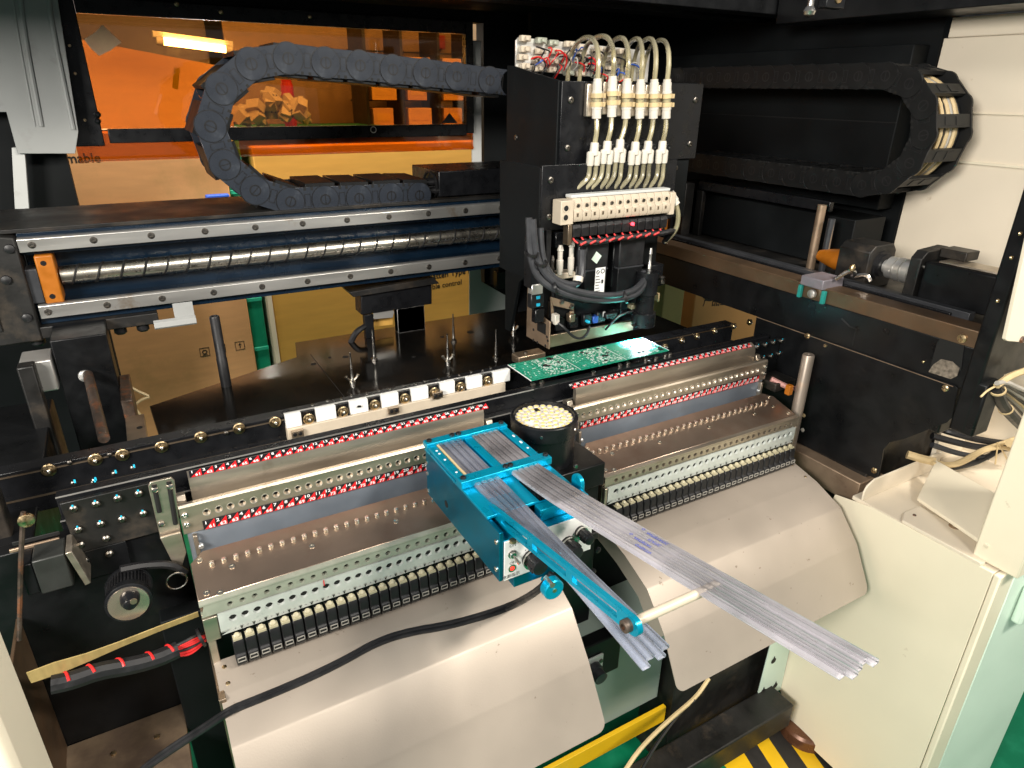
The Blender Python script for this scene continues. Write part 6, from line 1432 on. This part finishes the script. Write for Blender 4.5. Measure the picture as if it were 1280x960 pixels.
o = MB(); o.lathe((1.225, -.255, -.9), (0, 0, 1), [(0, .062), (.03, .062), (.036, .056), (.04, .030), (.10, .028)], 32); o.build('levelling_foot', pm('foot_brown', (.14, .06, .03), .3, .3), t)
o = MB(); q0 = at(884, 850, y=-.19); o.tube([at(886, 848, y=-.2), at(870, 872, y=-.21), at(838, 898, y=-.23), at(800, 935, y=-.26), at(780, 965, y=-.28)], .0045, 7, smooth=3); tag(o.build('ground_cable', M['beige_wire']), 'thin beige cable hanging down between the chutes', 'cable')
o = MB(); o.tube([at(868, 875, y=-.215), at(850, 890, y=-.22), at(820, 930, y=-.25), at(800, 965, y=-.28)], .0035, 7, smooth=3); tag(o.build('ground_cable', M['rubber']), 'thin black cable beside the hanging beige one', 'cable')
# hazard tape on the floor: yellow strip with black bars
t = thing('hazard_tape', 'yellow and black hazard tape stuck on the green floor', 'floor tape', (1.15, -.28, -.9))
o = MB(); o.box(.98, 1.32, -.42, -.17, -.8998, -.8985); o.build('tape', M['yellow'], t)
for k in range(4):
    x = .99+k*.085; o = MB(); o.prism([(x, -.418), (x+.045, -.418), (x+.115, -.172), (x+.07, -.172)], 'z', -.8984, -.8980); o.build('black_bar', M['black_print'], t)
# ---------------------------------------------------------------- behind the machine
def carton(name, label, x0, x1, y0, y1, z0, z1, mt, prints=(), flaps=True, group=None, tape=True):
    t = thing('carton', label, 'carton', ((x0+x1)/2, (y0+y1)/2, z0), 'cartons behind the machine')
    o = MB(); o.box(x0, x1, y0, y1, z0, z1); b = o.build('carton_body', M[mt], t, .004)
    if flaps:
        m = (y0+y1)/2; o = MB(); o.box(x0, x1, y0+.001, m-.001, z1+.0003, z1+.004); o.build('flap', M[mt], t); o = MB(); o.box(x0, x1, m+.001, y1-.001, z1+.0003, z1+.004); o.build('flap', M[mt], t)
    if prints:
        pr = MB(); fn = prints; fn(pr, y0-.0008)
        pr.build('carton_print', M['black_print'], b)
    return t
YC = 1.70
def pr_left(m, y):
    p = at(105, 199, y=y); letter(m, 'unnmable', p+Vector((-.11, 0, -.010)), (1, 0, 0), (0, 0, 1), .040, 0, .03)
    for (u, v) in ((256, 440), (276, 436), (300, 432)):
        q = at(u, v, y=y); s = .017
        for (a, b, c, d) in ((-s, s, s-.0018, s), (-s, s, -s, -s+.0018), (-s, -s+.0018, -s+.0018, s-.0018), (s-.0018, s, -s+.0018, s-.0018)): m.box(q.x+a, q.x+b, y, y+.0005, q.z+c, q.z+d)
        if u == 300: m.box(q.x-.0015, q.x+.0015, y, y+.0005, q.z-.010, q.z+.003); m.prism([(q.x-.006, q.z+.003), (q.x+.006, q.z+.003), (q.x, q.z+.011)], 'y', y, y+.0005)
        elif u == 276: m.prism([(q.x-.008, q.z+.010), (q.x+.008, q.z+.010), (q.x+.005, q.z), (q.x-.005, q.z)], 'y', y, y+.0005); m.box(q.x-.0012, q.x+.0012, y, y+.0005, q.z-.010, q.z); m.box(q.x-.006, q.x+.006, y, y+.0005, q.z-.0115, q.z-.010)
        else: m.ring((q.x, y, q.z), (0, 1, 0), .006, .009, .0005, 12); m.box(q.x-.008, q.x+.008, y, y+.0005, q.z-.012, q.z-.010)
x0 = at(22, 300, y=YC).x; x1 = at(312, 400, y=YC).x
carton('carton', 'large tan carton with handling symbols behind the gantry beam', at(24, 300, y=YC).x, x1, YC, YC+.40, -.90, .415, 'cardboard', pr_left, False)
x2 = at(344, 400, y=YC).x; x3 = at(587, 380, y=YC).x
def pr_mid(m, y):
    p = at(527, 352, y=y); letter(m, 'Mount Batten Type II', p+Vector((-.075, 0, .0)), Vector((1, 0, .035)), (0, 0, 1), .036, 0, .03)
    letter(m, 'ble control', at(540, 360, y=y)+Vector((0, 0, -.006)), Vector((1, 0, .035)), (0, 0, 1), .032, 0, .02)
    letter(m, 'LED Tube', at(470, 364, y=y), Vector((1, 0, .035)), (0, 0, 1), .034, 0, .02)
carton('carton', 'yellow tan carton with printed black lettering Mount Batten Type', x2, 1.42, YC, YC+.45, -.90, .36, 'cardboard_y', pr_mid, False)
o = MB(); o.box(x2-.02, x2-.003, YC-.01, YC+.30, -.90, .10); tag(o.build('carton_board', M['cream_warm']), 'pale folded board standing in the green gap between the cartons', 'cardboard')
# green crate seen in the gap and small details
t = thing('green_crate', 'green plastic crate stack between the two big cartons', 'crate', (.37, YC+.3, -.9))
o = MB(); o.box(x1+.004, x2-.034, YC+.03, YC+.30, -.90, .40); o.build('crate_wall', pm('crate_green', (.008, .30, .17), 0, .4), t, .004)
for k in range(6):
    o = MB(); o.box(x1+.004, x2-.034, YC+.022, YC+.0295, -.80+k*.2, -.785+k*.2); o.build('crate_rib', pm('crate_rib', (.03, .50, .33), 0, .4) if k == 0 else bpy.data.materials['crate_rib'], t, .002)
o = MB(); q = at(265, 242, y=1.45); o.box(q.x-.02, q.x+.05, 1.44, 1.47, .17, .24); tag(o.build('blue_bin', pm('bin_blue', (.02, .10, .55), 0, .4), None, .004), 'small blue plastic bin just behind the cable chain', 'bin')
# flat top deck of the left carton seen through the amber window and a loose liner sheet
t = thing('carton_liner', 'bulging cardboard liner leaning above the left carton behind the amber window', 'cardboard', (.1, 1.9, .42))
n = 10; vs = []; fs = []
for i in range(n+1):
    for j in range(n+1):
        s, r = i/n, j/n; z = .42+.30*r-.10*s*r; vs.append((-.24+.64*s, 1.74+.10*r+.10*s+.05*math.sin(math.pi*s)*math.sin(math.pi*r), z))
N1 = len(vs); vs += [(x, y+.004, z) for x, y, z in vs]
for i in range(n):
    for j in range(n):
        a = i*(n+1)+j; fs.append((a, a+n+1, a+n+2, a+1)); fs.append((N1+a, N1+a+1, N1+a+n+2, N1+a+n+1))
o = MB(); o.add(vs, fs); o.build('liner_sheet', M['cardboard'], t)
# bench behind the window with a heap of ivory plastic parts
t = thing('work_bench', 'work bench with a green mat behind the amber window', 'bench', (.8, 1.95, .40))
o = MB(); o.box(.35, 1.6, 1.75, 2.30, .385, .405); o.build('bench_top', M['cardboard'], t, .002)
o = MB(); o.box(.40, 1.02, 1.77, 2.2, .4055, .410); o.build('bench_mat', pm('mat_green', (.02, .22, .10), 0, .6), t, .001)
rnd = random.Random(21)
for k in range(26):
    u = 300+ (k*37 % 92); hmax = 150-34*max(0, 1-abs(u-345)/55); v = rnd.uniform(hmax, 150)
    yy = 1.80+rnd.random()*.10; p = at(u, v-3, y=yy); p.z = max(p.z, .428)
    R = Matrix.Rotation(rnd.uniform(-.9, .9), 3, 'Y')@Matrix.Rotation(rnd.uniform(-.6, .6), 3, 'X')@Matrix.Rotation(rnd.uniform(0, 3), 3, 'Z')
    o = MB(); o.obox((0, 0, 0), (.05, .035, .042), R); e = R@Vector((.026, 0, 0)); o.cyl(tuple(e), tuple(e+R@Vector((.03, 0, 0))), .009, None, 10)
    for s in (-.010, .010):
        c = R@Vector((s, -.0177, .004)); d = R@Vector((0, -1, 0)); o.cyl(tuple(c), tuple(c+d*.0012), .004, None, 8, 1)
    x = o.build('plastic_block', [M['ivory'], M['hole']], None, .002, 1, origin=(0, 0, 0)); x.location = p
    tag(x, 'ivory plastic block with a stub in the heap behind the amber window', 'plastic block', 'ivory blocks heaped on the bench')
o = MB(); q = at(362, 140, y=1.99); o.lathe((q.x, 1.99, .41), (0, 0, 1), [(0, .024), (.15, .024), (.16, .02), (.17, .02)], 16); tag(o.build('red_bottle', pm('bottle_red', (.45, .02, .02), 0, .35)), 'red bottle standing on the bench behind the ivory blocks', 'bottle')
# shelf rack with small boxes
t = thing('shelf_rack', 'metal shelf rack of small cartons behind the amber window', 'shelf', (1.25, 2.1, .405))
for x in (.97, 1.13, 1.30, 1.46): o = MB(); o.box(x, x+.012, 2.05, 2.25, .4055, .86); o.build('rack_post', M['dusty_black'], t)
for z in (.50, .60, .70, .80):
    o = MB(); o.box(.982, 1.46, 2.055, 2.25, z, z+.006) if False else o.box(.965, 1.475, 2.252, 2.262, z, z+.006); o.build('rack_shelf', M['dusty_black'], t)
k = 0
nm_ = ['leftmost', 'second', 'third']
for c, x in enumerate((1.0, 1.16, 1.33)):
    for r, z in enumerate((.406, .507, .607)):
        w_ = .09+.02*((c+r) % 2); o = MB(); o.box(x, x+w_, 2.06, 2.20, z, z+.07); bx = o.build('part_box', M['cardboard_y'] if (c+r) % 2 else M['cardboard'], None, .002)
        tag(bx, '%s column of the shelf rack, %s small carton box' % (nm_[c], ('bottom', 'middle', 'top')[r]), 'box', 'small boxes on the shelf rack')
        o = MB(); o.box(x+.015, x+w_-.015, 2.0585, 2.0595, z+.02, z+.05); o.build('box_label', M['cardboard_y'], bx)
# plastic wrapped pale wall board behind, and a glowing tube put in for a lamp's reflection
o = MB(); o.box(.50, 1.8, 2.45, 2.47, .40, 1.25); tag(o.build('pale_board', pm('board_tan', (.28, .19, .11), 0, .6)), 'pale board standing behind the bench through the amber window', 'board')
o = MB(); o.box(1.40, 1.50, 2.40, 2.444, .73, .79); tag(o.build('red_sign', pm('sign_red', (.30, .03, .02), 0, .5), None, .003), 'small red sign hung on the pale board', 'sign')
o = MB(); o.box(-.6, .45, 2.6, 2.62, .30, 1.3); tag(o.build('dark_locker', pm('locker', (.10, .08, .09), 0, .5)), 'dark locker far behind the paper note on the amber window', 'locker')
t = thing('tube_reflection', 'glowing tube standing in for a lamp reflected in the amber window', 'lamp', (.35, 2.2, .80))  # added behind the pane to draw the lamp's reflection
a, b = at(200, 51, y=2.2), at(286, 62, y=2.2)
o = MB(); o.cyl(a, b, .013, None, 12); o.build('reflected_tube', M['tube_glow'], t)
o = MB(); d = (b-a).normalized(); o.obox((a+b)/2+Vector((0, .03, .022)), ((b-a).length+.04, .05, .02), Matrix.Rotation(-math.atan2(d.z, d.x), 3, 'Y')); o.build('reflected_housing', M['white'], t)
for e in (a, b): o = MB(); o.cyl(e-d*.012, e+d*.012, .016, None, 12); o.build('reflected_cap', M['white'], t)
o = MB(); q = at(218, 98, y=1.55); r45 = Matrix.Rotation(.25, 3, 'Y'); o.obox((q.x, 1.5, q.z), (.016, .004, .06), r45); tag(o.build('yellow_tag', M['yellow']), 'small yellow tag hanging beside the carton liner', 'tag')
# carton and boxes seen under the side beam at the right
t = thing('carton', 'orange brown carton printed with Chinese characters under the brown edged beam', 'carton', (2.3, .8, -.5), 'cartons behind the machine')
yc_ = 1.0
pA, pB = at(872, 350, y=yc_), at(960, 400, y=yc_)
o = MB(); o.box(pA.x, pA.x+.75, yc_, yc_+.4, -.9, .10); b = o.build('carton_body', pm('cardboard_o', (.56, .29, .10), 0, .7, .06, 8), t, .004)
pr = MB()
q = at(878, 372, y=yc_-.001); letter(pr, '方向系列', (q.x, yc_-.001, q.z), (1, 0, -.12), (.04, 0, 1), .050, 0, .02)
q = at(878, 382, y=yc_-.001); letter(pr, '产品工程师中心', (q.x, yc_-.001, q.z), (1, 0, -.12), (.04, 0, 1), .050, 0, .02)
q = at(890, 362, y=yc_-.001); pr.lathe((q.x, yc_-.0005, q.z), (0, -1, 0), [(0, .05), (.0008, .05)], 20)
pr.build('carton_print', M['black_print'], b)
t = thing('carton', 'narrow pale yellow carton corner beside the orange brown carton', 'carton', (1.75, .9, -.5), 'cartons behind the machine')
qa, qb = at(845, 345, y=.95), at(857, 375, y=.95)
o = MB(); o.box(qa.x-.05, qb.x-.01, .95, 1.35, -.9, .10); b = o.build('carton_body', pm('cardboard_p', (.66, .50, .20), 0, .7, .06, 8), t, .004)
q = at(849, 353, y=.949); o = MB(); o.ring((q.x, .9495, q.z), (0, -1, 0), .010, .013, .0008, 16); o.box(q.x-.001, q.x+.001, .9485, .9495, q.z-.006, q.z+.006); o.build('carton_print', M['black_print'], b)
# grey angled duct by the rear opening, at the foot of the head
t = thing('sheet_duct', 'pale grey angled sheet duct between yellow carton and placement head', 'duct', (1.1, 1.15, -.2))
yd = 1.12
pts = [(at(u, v, y=yd).x, at(u, v, y=yd).z) for u, v in ((587, 327), (600, 327), (602, 352), (640, 374), (640, 396), (587, 409))]
o = MB(); o.prism(pts, 'y', yd, yd+.006); o.build('duct_sheet', M['grey_white'], t, .001)
pts = [(at(u, v, y=yd).x, at(u, v, y=yd).z) for u, v in ((602, 351), (628, 362), (645, 376), (640, 374.5))]
o = MB(); a = at(615, 340, y=yd+.06); o.box(a.x, a.x+.09, yd+.01, yd+.10, at(620, 362, y=yd).z, at(620, 320, y=yd).z); o.build('duct_box', M['dark_void'], t, .002)
o = MB(); a = at(615, 350, y=yd-.02); o.box(a.x+.01, a.x+.065, yd-.04, yd-.012, a.z-.03, a.z+.03); o.build('duct_motor', M['black_paint'], t, .002)
# dark sensor block on the bed, its cable
t = thing('sensor_block', 'dark sensor block on a stand with a window, behind the support pins', 'sensor', (.56, .64, -.02))
ys = .640
def sx(u, v): q = at(u, v, y=ys); return (q.x, q.z)
o = MB(); pts = [sx(*p) for p in ((450, 366), (541, 351), (541, 378), (532, 387), (532, 380), (452, 395))]
o.prism([sx(451, 368), sx(540, 352), sx(540, 380), sx(452, 394)], 'y', ys, ys+.05); o.build('sensor_head', M['black_anod'], t, .002)
o = MB(); o.prism([sx(435, 364), sx(540, 346), sx(547, 353), sx(440, 370)], 'y', ys-.012, ys+.07); o.build('sensor_lid', M['dusty_black'], t, .001)
o = MB(); z0 = -.0198
q0, q1 = sx(456, 395), sx(467, 392); o.box(q0[0], q1[0], ys+.004, ys+.02, z0, q0[1]); o.build('stand_leg', M['black_anod'], t, .001)
q0, q1 = sx(497, 388), sx(531, 382); o = MB(); o.box(q0[0], q1[0], ys+.004, ys+.028, z0, q1[1]); o.build('stand_plate', M['black_anod'], t, .001)
q0, q1 = sx(468, 391), sx(493, 395); o.prism([sx(468, 390), sx(492, 387), sx(494, 391), sx(492, 398), sx(468, 400)], 'y', ys+.006, ys+.012); o.build('bright_slider', M['alu'], t, .0008)
o = MB(); o.prism([sx(468, 402), sx(496, 399), sx(496, 410), sx(468, 413)], 'y', ys+.030, ys+.034); o.build('stand_window', M['cardboard_y'], t)
o = MB(); o.tube([at(456, 408, y=ys+.01), at(446, 414, y=ys), at(440, 424, y=ys), at(437, 433, y=ys+.0)], .0075, 8, smooth=2); o.build('sensor_cable', M['rubber'], t)
# thin cream wires by the left carriage
t = thing('loose_wires', 'loose cream wires lying between the bed plate and the carriage', 'wires', (-.03, .55, -.05))
for P in (((158, 481), (172, 489), (186, 495)), ((167, 508), (175, 500), (187, 496)), ((166, 506), (171, 513), (176, 520))):
    o = MB(); o.tube([at(u, v, y=.62) for u, v in P], .0032, 6, smooth=2); o.build('wire', M['beige_wire'], t)
